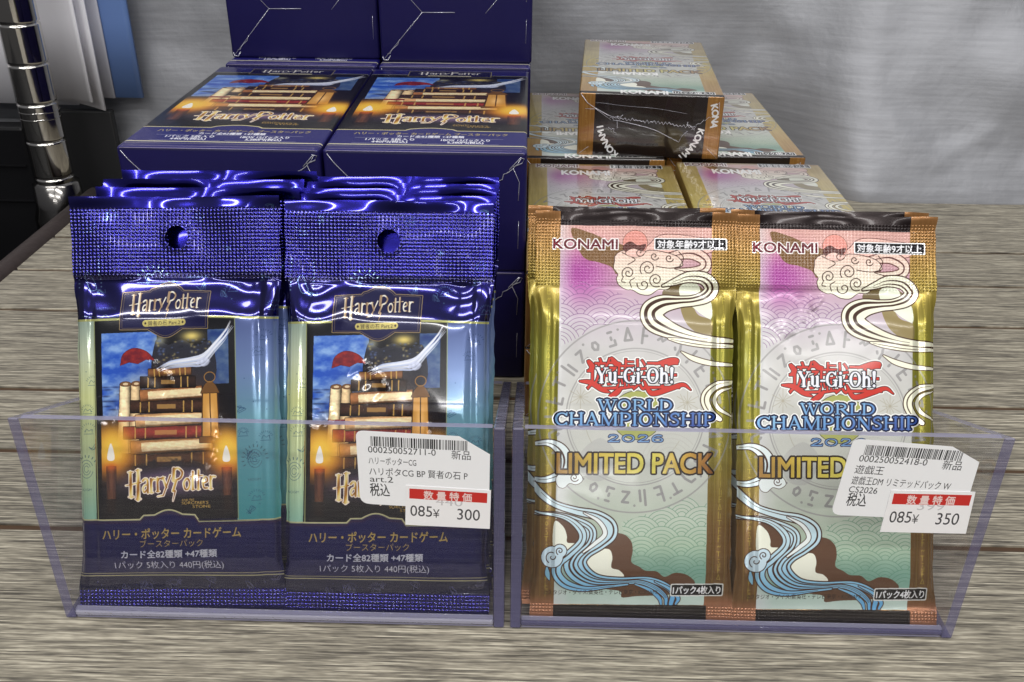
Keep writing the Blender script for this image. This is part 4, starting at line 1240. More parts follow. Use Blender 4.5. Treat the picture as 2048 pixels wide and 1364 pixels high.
HP_PRINT = blue_pack_art()
HPC = (54, 117, [(0.010, 0.052), (0.805, 0.974)], 0.62)
M_HPPACK = printed('blue_foil_print', HP_PRINT, 0.17, HPC, (0.0004, 34), 1.0)
M_HPBACK = printed('blue_foil_print_smooth_spot', HP_PRINT, 0.17, HPC, (0.0008, 40), 0.6, island=(0.5, 0.888, 0.0655, 0.1302, 0.0095))
M_HPBOX = printed('blue_box_lid', blue_box_art(), 0.3, None, (0.0003, 60), 0.15)
M_YPACK = printed('gold_foil_print', gold_pack_art(), 0.24, (60, 132, [(0.010, 0.036), (0.815, 0.98)], 0.5), (0.0005, 45), 0.15, spec=0.35)
M_YBOX = printed('gold_box_lid', gold_box_top_art(), 0.3, None, (0.0006, 50), 0.9)
M_YFRONT = printed('gold_box_front', gold_box_front_art(), 0.25, None, (0.0016, 38), 1.0)

# ------------------------------------------------------------------ setting: slatted shelf, tarp, things at the left
GROOVES = [0.258, 0.304, 0.350, 0.4262, 0.4748, 0.522]
bm = bmesh.new()
ys = [-0.25] + [g for g in GROOVES] + [0.7]
for i in range(len(ys) - 1):
    add_box(bm, (-0.287, ys[i] + 0.0016, -0.018), (1.5, ys[i + 1] - 0.0016, 0.0), 0.0004, 1)
tag(obj('shelf', bm, M_WOOD), 'grey wood-grain shelf board', 'shelf', kind='structure')
bm = bmesh.new()
add_box(bm, (-0.286, -0.24, -0.03), (1.49, 0.7, -0.0012))
tag(obj('shelf_groove_strip', bm, M_GROOVE), 'brown strips in the grooves of the shelf board', 'shelf', kind='structure')

bm = bmesh.new()
add_tube(bm, [(-0.2935, y, -0.004) for y in np.linspace(-0.25, 0.60, 12)], 0.0075, 12)
tag(obj('shelf_edging', bm, M_TRIM, smooth=True), 'dark brown rubber edging along the open side of the shelf', 'edging')


def tarp():
    nx, nz_ = 420, 260
    X = np.linspace(-1.0, 1.3, nx); Z = np.linspace(-0.35, 1.1, nz_)
    XX, ZZ = np.meshgrid(X, Z)
    side = sstep(0.15, 0.23, XX)
    ybot = 0.668 - 0.064 * side
    Yv = ybot + np.clip(ZZ, 0, 0.3) * (0.10 + 0.33 * side)
    Yv = Yv + 0.010 * fbm(XX * 4.5, ZZ * 5.5, 3, 3) * sstep(-0.02, 0.1, ZZ)
    # a few hanging creases: vertical seam right of the file, folds on the right
    def crease(x0, z0, x1, z1, amp, wd):
        dx, dz = x1 - x0, z1 - z0
        L = math.hypot(dx, dz)
        t = ((XX - x0) * dx + (ZZ - z0) * dz) / L ** 2
        d = ((XX - x0) * dz - (ZZ - z0) * dx) / L
        return amp * np.exp(-(d / wd) ** 2) * sstep(-0.1, 0.15, t) * (1 - sstep(0.85, 1.1, t))
    Yv = Yv - crease(-0.17, 0.30, -0.175, 0.10, 0.006, 0.012) + crease(-0.14, 0.32, -0.15, 0.12, 0.007, 0.02)
    Yv = Yv - crease(0.22, 0.32, 0.30, 0.12, 0.010, 0.03) + crease(0.30, 0.34, 0.36, 0.1, 0.012, 0.04)
    Yv = Yv - crease(0.235, 0.050, 0.275, 0.024, 0.0018, 0.0030) - crease(0.31, 0.046, 0.272, 0.025, 0.0018, 0.0035)
    Yv = Yv - crease(0.335, 0.028, 0.365, -0.004, 0.003, 0.004) - crease(0.215, 0.150, 0.245, 0.165, 0.0015, 0.0022) - crease(0.28, 0.153, 0.33, 0.158, 0.0012, 0.002)
    Yv = Yv + crease(0.10, 0.34, 0.21, 0.10, 0.006, 0.030) - crease(0.36, 0.3, 0.33, 0.05, 0.008, 0.045)
    Yv = Yv + 0.0022 * (1 - np.abs(fbm(XX * 9 + 2, ZZ * 7, 51, 3)) * 3) + 0.0011 * fbm(XX * 30, ZZ * 34, 52, 3)
    Yv = np.where(ZZ < 0, ybot + 0.02 * (ZZ < -0.02), Yv)
    # toward the left the sheet drops behind the shelf corner
    Yv = Yv + 0.03 * sstep(-0.26, -0.4, XX)
    me = bpy.data.meshes.new('tarp_backdrop')
    v = np.stack([XX, Yv, ZZ], -1).reshape(-1, 3)
    ii = (np.arange(nz_ - 1)[:, None] * nx + np.arange(nx - 1)[None]).ravel()
    f = np.stack([ii, ii + 1, ii + nx + 1, ii + nx], -1)
    me.from_pydata(v.tolist(), [], f.tolist())
    me.materials.append(M_TARP)
    for p in me.polygons: p.use_smooth = True
    o = link_mesh('tarp_backdrop', me)
    so = o.modifiers.new('thickness', 'SOLIDIFY'); so.thickness = 0.0008
    return tag(o, 'silver grey woven tarp hanging in creases behind the boxes', 'tarp')


tarp()

# chrome rack post with its one-inch grooves
bm = bmesh.new()
R0 = 0.0127
prof = []
z = -0.02
while z < 0.36:
    prof += [(R0, z + 0.0009), (R0, z + 0.002), (R0, z + 0.008), (R0, z + 0.016), (R0, z + 0.0235), (R0, z + 0.0244), (R0 - 0.0006, z + 0.0247), (R0 - 0.0009, z + 0.0251), (R0 - 0.0006, z + 0.0259)]
    z += 0.0254
post = thing('rack_post', 'chrome rack post with ring grooves beside the white papers', 'post', (-0.329, 0.619, -0.02))
add_lathe(bm, [(r_, q + 0.02) for r_, q in prof], 0, 0, 48)
obj('grooved_tube', bm, M_CHROME, post)
bm = bmesh.new()
for q in (0.066, 0.0705):
    add_lathe(bm, [(R0 - 0.0005, q - 0.0008), (R0 + 0.0006, q), (R0 - 0.0005, q + 0.0008)], 0, 0, 40)
obj('ring_clip', bm, M_CHROME, post)
bm = bmesh.new()
add_lathe(bm, [(R0 - 0.001, 0.022), (R0 + 0.0025, 0.020), (R0 + 0.0035, 0.004), (R0 + 0.006, -0.004), (R0 + 0.006, -0.02), (0.004, -0.03)], 0, 0, 40)
obj('foot_collar', bm, plain('dark_chrome', (0.25, 0.24, 0.23), 0.16, 1.0), post)

# hanging papers and the blue file behind the post
def sheet(name, label, cat, x0, x1, y, zb0, zb1, mat, yaw, group=None, th=0.0012, curl=0.0):
    bm_ = bmesh.new()
    n = 10
    rows = []
    W_ = x1 - x0
    for zt in np.linspace(0, 1, 8):
        row = []
        for i in range(n + 1):
            t = i / n
            z0 = zb0 + (zb1 - zb0) * t
            row.append(bm_.verts.new((W_ * t, math.sin(yaw) * W_ * t + curl * math.sin(t * 3.1) * (1 - zt), z0 + (0.42 - z0) * zt)))
        rows.append(row)
    for a, b_ in zip(rows[:-1], rows[1:]):
        for i in range(n): bm_.faces.new((a[i], a[i + 1], b_[i + 1], b_[i]))
    o = obj(name, bm_, mat, smooth=True)
    o.location = (x0, y, 0)
    so = o.modifiers.new('thickness', 'SOLIDIFY'); so.thickness = th; so.offset = 0
    return tag(o, label, cat, group)


GP = 'white papers hanging behind the post'
sheet('paper_sheet', 'widest white sheet hanging behind the chrome post, running off the picture', 'paper', -0.52, -0.322, 0.668, 0.0435, 0.0425, M_PAPER, -0.03, GP)
sheet('paper_sheet', 'white sheet with a slanted lower edge hanging lowest, right beside the post', 'paper', -0.345, -0.299, 0.657, 0.049, 0.0415, M_PAPER, -0.12, GP, curl=0.004)
sheet('paper_sheet', 'white sheet between the slanted sheet and the grey one', 'paper', -0.335, -0.303, 0.651, 0.050, 0.0495, M_PAPER, -0.25, GP, curl=0.003)
sheet('paper_sheet', 'greyer sheet tucked against the blue plastic file', 'paper', -0.312, -0.2955, 0.664, 0.048, 0.0475, plain('grey_paper', (0.55, 0.55, 0.62), 0.6), -0.05, GP)
sheet('document_file', 'flat blue plastic file hanging at the end of the papers', 'file', -0.312, -0.2765, 0.6665, 0.0475, 0.0475, M_BLUEFILE, -0.02, th=0.003)

# black block added to fill the dark gap below and left of the shelf
bm = bmesh.new()
add_box(bm, (-0.95, 0.02, -0.36), (-0.302, 0.598, -0.05), 0.004)
bn = thing('dark_gap_block', 'black block filling the dark gap at the open side of the shelf', 'bin', (0, 0, 0))
obj('bin_body', bm, M_BLACKMAT, bn)
bm = bmesh.new()
for y in (0.30, 0.42, 0.54): add_box(bm, (-0.95, y, -0.0495), (-0.31, y + 0.004, -0.047), 0.001)
obj('rib', bm, M_BLACK, bn)
bm = bmesh.new()
add_box(bm, (-0.95, 0.634, -0.36), (-0.352, 0.65, 0.0335), 0.002)
for z in (-0.02, 0.006): add_box(bm, (-0.95, 0.632, z), (-0.355, 0.6338, z + 0.0008))
tag(obj('black_panel', bm, M_BLACK), 'black glossy panel standing behind the post under the papers', 'panel')
bm = bmesh.new()
add_box(bm, (-0.36, 0.655, -0.3), (-0.2975, 0.662, 0.040), 0.001)  # added dark sheet where the tarp is only in shade
tag(obj('dark_board', bm, plain('shade_board_dark', (0.012, 0.012, 0.013), 0.6)), 'dark board standing in for the shaded tarp under the blue file', 'board')


# ------------------------------------------------------------------ packs
def pack_meshes(name, W, L, T, seal_top, seal_bot, mat, hole=None, seed=0, nx=120, ny=240, crease=0.0006, crinkles=()):
    """pillow of film over a stack of cards; returns meshes for wrapper, top_seal, bottom_seal (base on the floor, front towards -Y)"""
    u = np.linspace(-1, 1, nx + 1); v = np.linspace(0, 1, ny + 1)
    U, V = np.meshgrid(u, v)
    X = U * W / 2; Z = V * L
    vt, vb = 1 - seal_top, seal_bot
    body = sstep(vb - 0.004, vb + 0.085, V) * (1 - sstep(vt - 0.10, vt + 0.004, V))
    flat = np.clip(1 - np.abs(U) ** 9, 0, 1) ** 0.6
    edge = sstep(0.0, 0.05, 1 - np.abs(U))
    th = T / 2 * body * (0.25 + 0.75 * flat) * edge
    # the film is gathered where the pouch meets the seals: dents fanning away from it
    near_t = np.exp(-((V - (vt - 0.045)) / 0.05) ** 2); near_b = np.exp(-((V - (vb + 0.03)) / 0.03) ** 2)
    fan = fbm(U * 1.9 + seed, V * 7 + 0.6 * U * U, seed, 1)
    ridge = 1 - np.abs(fbm(U * 1.7 + seed * 1.3, V * 5, seed + 5, 1)) * 2.0
    dents = (near_t + 0.6 * near_b) * (fan * 0.9 + 0.35 * ridge)
    # two pulled corners under the top seal
    for sx in (-1, 1):
        dd = ((U - sx * 0.72) / 0.16) ** 2 + ((V - (vt - 0.05)) / 0.035) ** 2
        dents = dents - 1.3 * np.exp(-dd) + 0.8 * np.exp(-(((U - sx * 0.88) / 0.06) ** 2 + ((V - (vt - 0.06)) / 0.06) ** 2))
    wr = crease * (dents * 1.5 + 0.28 * fbm(U * 1.6 + seed, V * 4.2, seed + 9, 2) * body)
    for (ua, va, ub, vb_, am) in crinkles:
        du, dv = (ub - ua) * W / 2, (vb_ - va) * L
        LL = math.hypot(du, dv)
        pu, pv = (U - ua) * W / 2, (V - va) * L
        t = (pu * du + pv * dv) / LL ** 2
        d = (pu * dv - pv * du) / LL + 0.0012 * fbm(t * 3, t * 0 + seed, seed + 31, 2)
        env = sstep(-0.1, 0.1, t) * (1 - sstep(0.9, 1.1, t))
        wr = wr + am * env * np.exp(-(d / 0.0012) ** 2) * (0.55 + fbm(X / 0.0011, Z / 0.0014, seed + 33, 2)) - 0.5 * am * env * np.exp(-((d - 0.0026) / 0.003) ** 2)
    # folds running along the long sides
    wr = wr - 0.0007 * np.exp(-((np.abs(U) - 0.83) / 0.035) ** 2) * body * (0.6 + 0.4 * np.sin(V * 9 + seed))
    top = sstep(vt - 0.01, vt + 0.01, V); bot = 1 - sstep(vb - 0.01, vb + 0.01, V)
    sealwave = (0.0019 * fbm(U * 1.5 + seed * 2, V * 5, seed + 2, 2) + 0.00012 * fbm(U * 4, V * 6 + seed, seed + 3, 1)) * (top + 0.4 * bot)
    front = -(th + wr * (0.25 + 0.75 * edge)) + sealwave
    back = np.minimum(th * 0.9, T / 2) + sealwave * 1.0 + 0.00025 * (edge)
    # seal lip curls a little along the free top edge
    lip = sstep(0.965, 1.0, V)
    front += lip * (0.0010 * np.sin(U * 3.1 + seed) + 0.0002 * np.sin(U * 11 + seed)); back += lip * (0.0010 * np.sin(U * 3.1 + seed) + 0.0002 * np.sin(U * 11 + seed))
    side = (np.abs(U) > 0.9999)
    mid = 0.5 * (front + back)
    front = np.where(side, mid, front); back = np.where(side, mid, back)
    Xf = X + (1 - np.abs(U)) * 0 + 0.00035 * fbm(V * 30, U * 2 + 3, seed + 12, 2) * (np.abs(U) > 0.98)
    Xf = Xf * (1 - 0.032 * body)
    keep = np.ones((ny, nx), bool)
    if hole:
        hu, hv, hr = hole  # metres from axis / base
        dx, dz = Xf - hu, Z - hv
        d = np.hypot(dx, dz)
        ring = (d < hr + 0.0004) & (d > hr - 0.0004)
        inside = d < hr
        cell_in = inside[:-1, :-1] & inside[1:, :-1] & inside[:-1, 1:] & inside[1:, 1:]
        keep = ~cell_in
        # pull the vertices of the cut onto the circle
        cnt = np.zeros_like(d); kf = keep.astype(float)
        cnt[:-1, :-1] += kf; cnt[1:, :-1] += kf; cnt[:-1, 1:] += kf; cnt[1:, 1:] += kf
        edgev = inside & (cnt > 0)
        k = np.where(edgev, hr / np.maximum(d, 1e-6), 1.0)
        Xf = hu + dx * k; Z = hv + dz * k
        bulge = np.exp(-((d - hr) / 0.0010) ** 2) * 0.00035 * (d > 0)
        front = front - bulge
    out = {}
    r_t = int(round(vt * ny)); r_b = int(round(vb * ny))
    for part, a, b_ in (('bottom_seal', 0, r_b), ('wrapper', r_b, r_t), ('top_seal', r_t, ny)):
        verts = []; faces = []; uvs = []
        nrow = b_ - a + 1
        for surf in (front, back):
            verts.append(np.stack([Xf[a:b_ + 1], surf[a:b_ + 1], Z[a:b_ + 1]], -1).reshape(-1, 3))
        uv1 = np.stack([Xf[a:b_ + 1] / (W * 0.999) + 0.5, Z[a:b_ + 1] / L], -1).reshape(-1, 2)
        ii = (np.arange(nrow - 1)[:, None] * (nx + 1) + np.arange(nx)[None])
        kk = keep[a:b_]
        ii = ii[kk]
        f1 = np.stack([ii, ii + 1, ii + nx + 2, ii + nx + 1], -1)
        o_ = nrow * (nx + 1)
        f2 = np.stack([ii + o_, ii + o_ + nx + 1, ii + o_ + nx + 2, ii + o_ + 1], -1)
        F = np.concatenate([f1, f2])
        VV = np.concatenate(verts); UVv = np.concatenate([uv1, uv1])
        me = bpy.data.meshes.new(name + '_' + part)
        me.vertices.add(len(VV)); me.vertices.foreach_set('co', VV.astype(np.float32).ravel())
        me.loops.add(F.size); me.loops.foreach_set('vertex_index', F.astype(np.int32).ravel())
        me.polygons.add(len(F)); me.polygons.foreach_set('loop_start', np.arange(0, F.size, 4, dtype=np.int32))
        me.update(calc_edges=True); me.validate()
        ul = me.uv_layers.new(name='UVMap')
        ul.data.foreach_set('uv', UVv[F.ravel()].astype(np.float32).ravel())
        me.polygons.foreach_set('use_smooth', np.ones(len(F), bool))
        me.materials.append(mat)
        out[part] = me
    return out


HPW, HPL = 0.0655, 0.1302
hp_meshes = [pack_meshes('blue_pack', HPW, HPL, 0.0062, 0.193, 0.055, M_HPPACK, (0.0, 0.1176, 0.0036), s, nx=150, ny=300, crinkles=((0.42, 0.47, -0.02 + 0.3, 0.32, 0.0010), (-0.25, 0.61, 0.0, 0.55, 0.0007), (-0.55, 0.5, -0.62, 0.45, 0.0008))) for s in (1, 4)]
hp_back = [pack_meshes('blue_pack', HPW, HPL, 0.0062, 0.193, 0.055, M_HPBACK, None, s, nx=80, ny=160) for s in (6, 9)]
YW, YL = 0.0640, 0.1290
y_meshes = [pack_meshes('gold_pack', YW, YL, 0.0050, 0.182, 0.040, M_YPACK, None, s, nx=140, ny=280, crease=0.00030, crinkles=cr) for s, cr in ((2, ()), (8, ((-0.15, 0.80, -0.55, 0.70, 0.0010), (-0.2, 0.79, -0.3, 0.72, 0.0007))))]


def pack(kind, meshes, x, y, z, tilt, yaw, roll, label, group):
    r = thing(kind, label, 'card pack', (x, y, z), (0, 0, 0), group)
    r.rotation_euler = Matrix.Rotation(rad(yaw), 3, 'Z').to_4x4().to_3x3().to_euler()
    mx = Matrix.Rotation(rad(yaw), 3, 'Z') @ Matrix.Rotation(rad(-tilt), 3, 'X') @ Matrix.Rotation(rad(roll), 3, 'Y')
    r.rotation_euler = mx.to_euler()
    for part in ('wrapper', 'top_seal', 'bottom_seal'):
        link_mesh(part, meshes[part], r)
    return r


GB = 'blue foil card packs in the left acrylic holder'
GG = 'gold card packs in the right acrylic holder'
ZB = 0.0015
YB = 0.2184
pack('foil_pack', hp_meshes[0], -0.1073, YB, ZB, 26.3, 0.0, -1.25, 'frontmost blue foil card pack whose candle picture carries no price sticker', GB)
pack('foil_pack', hp_meshes[1], -0.0429, YB, ZB, 27.4, -0.4, -0.5, 'frontmost blue foil card pack, partly covered by the white 300 yen sticker', GB)
la = ['', 'blue foil pack second in the stack without a sticker, shiny top strip showing', 'blue foil pack third in the stack without a sticker, thin shiny top strip',
      'fourth and rearmost blue foil pack in the stack without a sticker']
for i in range(1, 4):
    pack('foil_pack', hp_back[i % 2], -0.1066 + 0.0012 * i + 0.0006 * (i % 2), YB + 0.0082 * i, ZB, 26.3 - 0.2 * i, 0.3 * (-1) ** i, -0.8 + 0.3 * (i % 2), la[i], GB)
lb = ['', 'blue foil pack second in the stack under the 300 yen sticker', 'blue foil pack third in the stack under the 300 yen sticker', 'blue foil pack fourth in the stack under the 300 yen sticker',
      'rearmost blue foil pack in the stack under the 300 yen sticker, nearest the navy box']
for i in range(1, 5):
    pack('foil_pack', hp_back[(i + 1) % 2], -0.0429 + 0.0003 * i, YB + 0.0056 * i, ZB, 27.2 - 0.1 * i, 0.2 * (-1) ** i, -0.4, lb[i], GB)
pack('gold_pack', y_meshes[0], 0.0347, YB, ZB, 30.2, 0.0, -0.1, 'frontmost gold card pack with all of LIMITED PACK readable', GG)
pack('gold_pack', y_meshes[1], 0.0984, YB, ZB, 30.8, 0.3, 0.0, 'frontmost gold card pack, partly under the white 350 yen sticker', GG)
pack('gold_pack', y_meshes[1], 0.0322, YB + 0.0056, ZB, 31.6, -0.3, -0.2, 'gold pack behind the fully readable one, a crimped copper side strip peeking out', GG)
pack('gold_pack', y_meshes[0], 0.0979, YB + 0.0054, ZB, 31.9, -0.2, 0.1, 'gold pack behind the one under the 350 yen sticker, nearly hidden', GG)


# ------------------------------------------------------------------ acrylic holders
def sticker_mesh(name, outline, mats, parent, y, th, art_w, art_h, map_quad):
    """flat paper polygon (x, z points) standing th proud of plane y, UV by its own lower-left corner and edges"""
    bm_ = bmesh.new()
    ul = bm_.loops.layers.uv.new('UVMap')
    f_ = [bm_.verts.new((x_, y - th, z_)) for x_, z_ in outline]
    b_ = [bm_.verts.new((x_, y, z_)) for x_, z_ in outline]
    face = bm_.faces.new(f_)
    face.normal_update()
    if face.normal.y > 0: face.normal_flip()
    o, ex, ez = map_quad  # origin (top left), x edge vector, z edge vector (downwards)
    det = ex[0] * ez[1] - ex[1] * ez[0]
    for l in face.loops:
        dx, dz = l.vert.co.x - o[0], l.vert.co.z - o[1]
        l[ul].uv = ((dx * ez[1] - dz * ez[0]) / det, 1 - (ex[0] * dz - ex[1] * dx) / det)
    n = len(f_)
    for i in range(n):
        q = bm_.faces.new((f_[i], f_[(i + 1) % n], b_[(i + 1) % n], b_[i])); q.material_index = 1
    bmesh.ops.recalc_face_normals(bm_, faces=[q for q in bm_.faces if q is not face])
    return obj(name, bm_, mats, parent)


def holder(label, x0, x1, rail):
    root = thing('acrylic_holder', label, 'holder', ((x0 + x1) / 2, 0.2145, 0.0), group='clear acrylic holders on the shelf')
    hw = (x1 - x0) / 2
    t, ts = 0.0025, 0.0034
    zf, zb, D = 0.0757, 0.0335, 0.094
    def panel(name, lo, hi, mats, edge_axes, bev=0.0005):
        bm_ = bmesh.new()
        add_box(bm_, lo, hi, bev, 2)
        for f in bm_.faces:
            nrm = f.normal
            f.material_index = 0
            for ax, mi in edge_axes:
                if abs(nrm[ax]) > 0.5: f.material_index = mi
        return obj(name, bm_, mats, root)
    panel('front_panel', (-hw + ts, 0, 0.0037), (hw - ts, t * 0.9, zf), [M_ACRYL, M_ACRYLEDGE], ((2, 1),))
    panel('base_panel', (-hw + ts, 0.0004, 0.0002), (hw - ts, D, 0.0012), [M_ACRYLSIDE, M_ACRYLEDGE], ((1, 1),))
    panel('bottom_rail', (-hw + ts, 0.0, 0.0014), (hw - ts, t * 0.92, 0.0036), [rail, rail], ((2, 1),), 0.0006)
    panel('back_panel', (-hw + ts, D - t, 0.0016), (hw - ts, D - 0.0001, zb + 0.0005), [M_ACRYL, M_ACRYLEDGE], ((2, 1),))
    for sx in (-1, 1):
        bm_ = bmesh.new()
        xa, xb = sorted((sx * hw, sx * (hw - ts)))
        prof_ = [(0, 0.0004), (D, 0.0004), (D, zb), (0, zf)]
        va = [bm_.verts.new((xa, y_, z_)) for y_, z_ in prof_]; vb_ = [bm_.verts.new((xb, y_, z_)) for y_, z_ in prof_]
        bm_.faces.new(va[::-1]); bm_.faces.new(vb_)
        for i in range(4): bm_.faces.new((va[i], va[(i + 1) % 4], vb_[(i + 1) % 4], vb_[i]))
        bmesh.ops.recalc_face_normals(bm_, faces=bm_.faces[:])
        bmesh.ops.bevel(bm_, geom=bm_.edges[:], offset=0.0005, segments=2, affect='EDGES', profile=0.5)
        for f in bm_.faces:
            n_ = f.normal
            f.material_index = 0 if abs(n_.x) > 0.5 else (1 if n_.z > 0.3 else 2)
        obj('side_panel', bm_, [M_ACRYLSIDE, M_ACRYLEDGE, M_ACRYLDEEP], root)
    return root


h1 = holder('clear acrylic holder full of blue foil packs', -0.1434, -0.0052, M_ACRYLPALE)
h2 = holder('clear acrylic holder full of gold packs', -0.0034, 0.1340, M_ACRYLDEEP)


def price_sticker(h, label_txt, pts, quad, mat, spts, squad, smat):
    cx = h.location.x
    sh = lambda p: (p[0] - cx, p[1])
    s = sticker_mesh('price_sticker', [sh(p) for p in pts], [mat, M_STICKBACK], h, -0.00005, 0.00012, 0, 0, (sh(quad[0]), quad[1], quad[2]))
    s['label'] = label_txt
    q = sticker_mesh('sale_sticker', [sh(p) for p in spts], [smat, M_STICKBACK], s, -0.00018, 0.00012, 0, 0, (sh(squad[0]), squad[1], squad[2]))


def rounded(pts, rs):
    out = []
    n = len(pts)
    for i, (p, r_) in enumerate(zip(pts, rs)):
        a, b_ = Vector(pts[i - 1]), Vector(pts[(i + 1) % n]); p = Vector(p)
        if r_ == 0: out.append(tuple(p)); continue
        u, v = (a - p).normalized() * r_, (b_ - p).normalized() * r_
        for k in range(6):
            t = k / 5
            out.append(tuple(p + u * (1 - t) ** 2 + v * t * t))
    return out


bs1 = printed('barcode_sticker_blue', barcode_sticker_art('000250052711-0', [('ハリーポッターCG', 24, 66, 100, 17), ('ハリポタCG BP 賢者の石 P', 24, 89, 208, 18.5), ('art.2', 25, 104, 49, 18)], 3), 0.55)
ss1 = printed('sale_sticker_300', sale_sticker_art('300'), 0.5)
bs2 = printed('barcode_sticker_gold', barcode_sticker_art('000250052418-0', [('遊戯王', 22, 66, 60, 19), ('遊戯王DM リミテッドパック W', 22, 88, 208, 18.5), ('CS2026', 22, 106, 60, 18)], 8), 0.55)
ss2 = printed('sale_sticker_350', sale_sticker_art('350'), 0.5)
TL, TR, BL = (-0.0466, 0.0740), (-0.0094, 0.0722), (-0.0469, 0.0483)
ex = (0.0375, -0.0014); ez = (-0.0006, -0.0250)
price_sticker(h1, 'white barcode price sticker with a cut corner and a red 300 yen sale sticker', rounded([(-0.0466, 0.0740), (-0.0180, 0.0727), (-0.0095, 0.0668), (-0.0098, 0.0468), (-0.0470, 0.0486)], [0.0022, 0, 0, 0, 0.003]),
              ((-0.0466, 0.0740), ex, ez), bs1, [(-0.0335, 0.0556), (-0.0092, 0.0544), (-0.0096, 0.0403), (-0.0343, 0.0412)], ((-0.0335, 0.0556), (0.0243, -0.0012), (-0.0006, -0.0143)), ss1)
price_sticker(h2, 'white barcode price sticker with a cut corner and a red 350 yen sale sticker', rounded([(0.0899, 0.0746), (0.1174, 0.0726), (0.1258, 0.0676), (0.1258, 0.0470), (0.0882, 0.0482)], [0.0022, 0, 0, 0, 0.003]),
              ((0.0899, 0.0746), (0.0375, -0.0020), (-0.0015, -0.0255)), bs2, [(0.1036, 0.0575), (0.1272, 0.0575), (0.1281, 0.0424), (0.1034, 0.0424)], ((0.1036, 0.0575), (0.0238, 0.0), (0.0004, -0.0151)), ss2)


# ------------------------------------------------------------------ cartons
def carton_mesh(name, W, D, H, mats, uv_top=True, front=None, bev=0.0014):
    bm_ = bmesh.new()
    add_box(bm_, (0, 0, 0), (W, D, H), bev, 3)
    ul = bm_.loops.layers.uv.new('UVMap')
    for f in bm_.faces:
        n_ = f.normal
        f.smooth = True
        if n_.z > 0.35:
            f.material_index = 1
            for l in f.loops: l[ul].uv = (l.vert.co.x / W, l.vert.co.y / D)
        elif front is not None and n_.y < -0.5:
            f.material_index = front
            for l in f.loops: l[ul].uv = (l.vert.co.x / W, l.vert.co.z / H)
        else:
            f.material_index = 0
    me = bpy.data.meshes.new(name)
    bm_.to_mesh(me); bm_.free()
    for mt in mats: me.materials.append(mt)
    return me


BW, BD, BH = 0.0826, 0.143, 0.0528
blue_carton = carton_mesh('blue_carton', BW, BD, BH, [M_NAVY, M_HPBOX], bev=0.0016)


def seam_mesh(name, lines, mat, y):
    bm_ = bmesh.new()
    for pts, r_ in lines:
        add_tube(bm_, [(x_, y - 0.0001 - (p[2] if len(p) > 2 else 0), z_) for p in pts for x_, z_ in [p[:2]]], r_ * 0.72, 5)
    me = bpy.data.meshes.new(name)
    bm_.to_mesh(me); bm_.free()
    me.materials.append(mat)
    return me


def jit(a, b_, n, amp, seed):
    r = random.Random(seed)
    return [(a[0] + (b_[0] - a[0]) * i / n + r.uniform(-amp, amp), a[1] + (b_[1] - a[1]) * i / n + r.uniform(-amp, amp)) for i in range(n + 1)]


# folded film on the end of a blue carton: diagonals from the corners to a middle line, one loose tab
hm = BH / 2
LN, RN = (0.0235, hm), (0.0575, hm)
blue_seams = seam_mesh('end_fold', [
    ([(0.0018, BH - 0.0016), (0.0045, BH - 0.0055), LN], 0.00022), ([(0.0018, 0.0018)] + [LN], 0.00017),
    (jit((0.0040, 0.0040), (0.0110, 0.0118), 8, 0.0005, 1), 0.00020), (jit((0.0155, 0.0175), (0.0215, 0.0240), 6, 0.0003, 2), 0.00016),
    ([LN, (0.041, hm + 0.0002)], 0.00024), ([RN, (0.0640, hm + 0.0075)], 0.00018),
    (jit((0.0700, BH - 0.0135), (0.0800, BH - 0.0030), 8, 0.0006, 3), 0.00017), ([(0.0755, BH - 0.0072), (0.0800, BH - 0.0022), (0.0815, BH - 0.0026), (0.0805, BH - 0.0045), (0.0770, BH - 0.0060)], 0.00026),
    ([(0.0770, BH - 0.0065), (0.0796, BH - 0.0125), (0.0792, hm + 0.006)], 0.00014), ([(0.0795, hm - 0.003), (0.0793, 0.0110)], 0.00010), ([(0.0010, 0.0030), (0.0016, 0.0012), (0.0036, 0.0010), (0.0052, 0.0034)], 0.00034),
], M_FILM, 0.0)
blue_edges = seam_mesh('worn_edge', [([(0.0016, BH - 0.0004), (BW - 0.0016, BH - 0.0004)], 0.00022), ([(0.0022, BH + 0.00002, -0.0016), (BW - 0.0022, BH + 0.00002, -0.0016)], 0.00012)], M_NAVYEDGE, 0.0)


def blue_box(x, y, z, yaw, label):
    r = thing('card_box', label, 'box', (x, y, z), (0, 0, rad(yaw)), 'navy card boxes')
    link_mesh('carton', blue_carton, r)
    link_mesh('end_fold', blue_seams, r)
    link_mesh('worn_edge', blue_edges, r)
    return r


for k, (x, yaw) in enumerate(((-0.1673, -0.1), (-0.0836, 0.2))):
    who = ('nearer the chrome post', 'beside the gold boxes')[k]
    blue_box(x, 0.3665, 0.0, yaw, f'lowest navy card box of the front stack {who}')
    blue_box(x, 0.3665, BH, yaw, f'top navy card box of the front stack {who}, picture lid showing')
    blue_box(x, 0.5255, 0.0, yaw, f'lowest navy card box of the rear stack {who}')
    blue_box(x + 0.0006, 0.5165, BH, yaw, f'middle navy card box of the rear stack {who}')
blue_box(-0.1664, 0.5305, 2 * BH, 0.3, 'topmost navy card box of the rear stack nearer the chrome post')
blue_box(-0.0826, 0.5255, 2 * BH, 0.0, 'topmost navy card box of the rear stack beside the gold boxes')

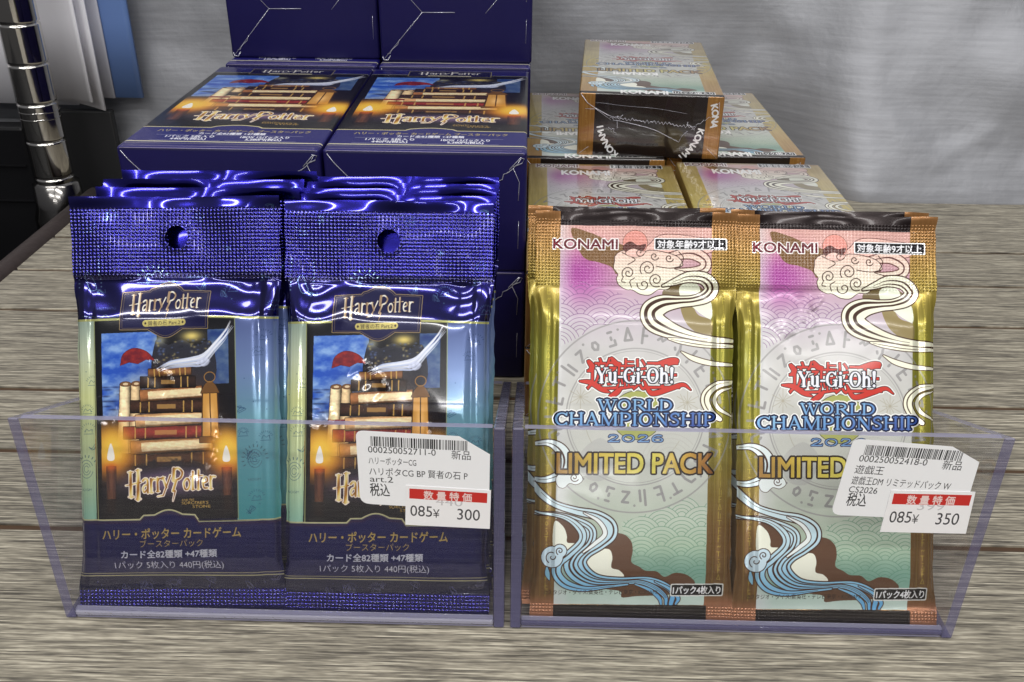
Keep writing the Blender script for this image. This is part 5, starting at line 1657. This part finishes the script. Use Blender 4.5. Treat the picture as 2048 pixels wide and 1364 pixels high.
GW, GD, GH = 0.0742, 0.137, 0.0335
gold_carton = carton_mesh('gold_carton', GW, GD, GH, [M_GOLDCARD, M_YBOX, M_YFRONT], front=2, bev=0.0010)
r_ = random.Random(5)
mid = [(0.010 + 0.006 * i, 0.0176 + 0.0016 * math.sin(i * 0.7) + r_.uniform(-0.0006, 0.0006)) for i in range(10)]
zig = []
for i in range(44):
    t = i / 43
    zig.append((0.0195 + 0.041 * t, 0.0205 - 0.0035 * t + r_.uniform(-0.0005, 0.0005) + (0.0007 if i % 2 else -0.0003)))
gold_seams = seam_mesh('film_seam', [  # pale jagged tubes imitate highlight lines along the crinkled film
    ([(0.0008, GH - 0.0008), (0.0045, GH - 0.0055), (0.0085, GH - 0.0080), (0.0150, 0.0222), (0.0195, 0.0205)], 0.00020),
    ([(0.0035, GH - 0.0085), (0.0090, GH - 0.0085), (0.0170, 0.0195)], 0.00014), (zig, 0.00019),
    (jit((0.0180, 0.0215), (0.0215, 0.0150), 7, 0.0009, 4), 0.00020), (jit((0.0160, 0.0200), (0.0240, 0.0225), 8, 0.0010, 5), 0.00016), (jit((0.0150, 0.0165), (0.0200, 0.0130), 6, 0.0009, 15), 0.00015),
    (spline([(0.0195, 0.0195), (0.0300, 0.0175), (0.0400, 0.0150), (0.0470, 0.0118), (0.0530, 0.0090)], 6).tolist(), 0.00017),
    (spline([(0.0530, 0.0090), (0.0545, 0.0125), (0.0570, 0.0150)], 5).tolist(), 0.00014), (jit((0.0560, 0.0190), (0.0610, 0.0150), 8, 0.0012, 6), 0.00018), (jit((0.0590, 0.0165), (0.0680, 0.0225), 9, 0.0010, 7), 0.00014),
    ([(0.0680, 0.0060), (0.0735, 0.0010)], 0.00010), ([(0.0010, 0.0010), (0.0060, 0.0050)], 0.00012), ([(0.0700, 0.0280), (0.0716, 0.0305), (0.0722, 0.0240)], 0.00014),
    (spline([(0.0085, 0.0285), (0.0250, 0.0270), (0.0400, 0.0262), (0.0560, 0.0240)], 6).tolist(), 0.00006),
], M_FILM, 0.0)


def gold_box(x, y, z, yaw, label):
    r = thing('gold_box', label, 'box', (x, y, z), (0, 0, rad(yaw)), 'gold card boxes in film')
    link_mesh('carton', gold_carton, r)
    link_mesh('film_seam', gold_seams, r)
    return r


for k, x in enumerate((-0.0006, 0.0751)):
    who = ('touching the navy boxes', 'beside the bare shelf')[k]
    gold_box(x, 0.3350 + 0.006 * k, 0.0, -0.6 * k, f'lower gold box of the front gold stack {who}')
    gold_box(x, 0.3350 + 0.006 * k, GH, -0.6 * k, f'upper gold box of the front gold stack {who}, lid above the packs')
    gold_box(x - 0.002, 0.4815 + 0.0075 * k, 0.0, 0.4 * k, f'lower gold box of the rear gold stack {who}')
    gold_box(x - 0.002, 0.4815 + 0.0075 * k, GH, 0.4 * k, f'upper gold box of the rear gold stack {who}')
gold_box(0.0249, 0.4865, 2 * GH, -3.8, 'highest gold box lying alone across the two rear gold stacks, crumpled film end')
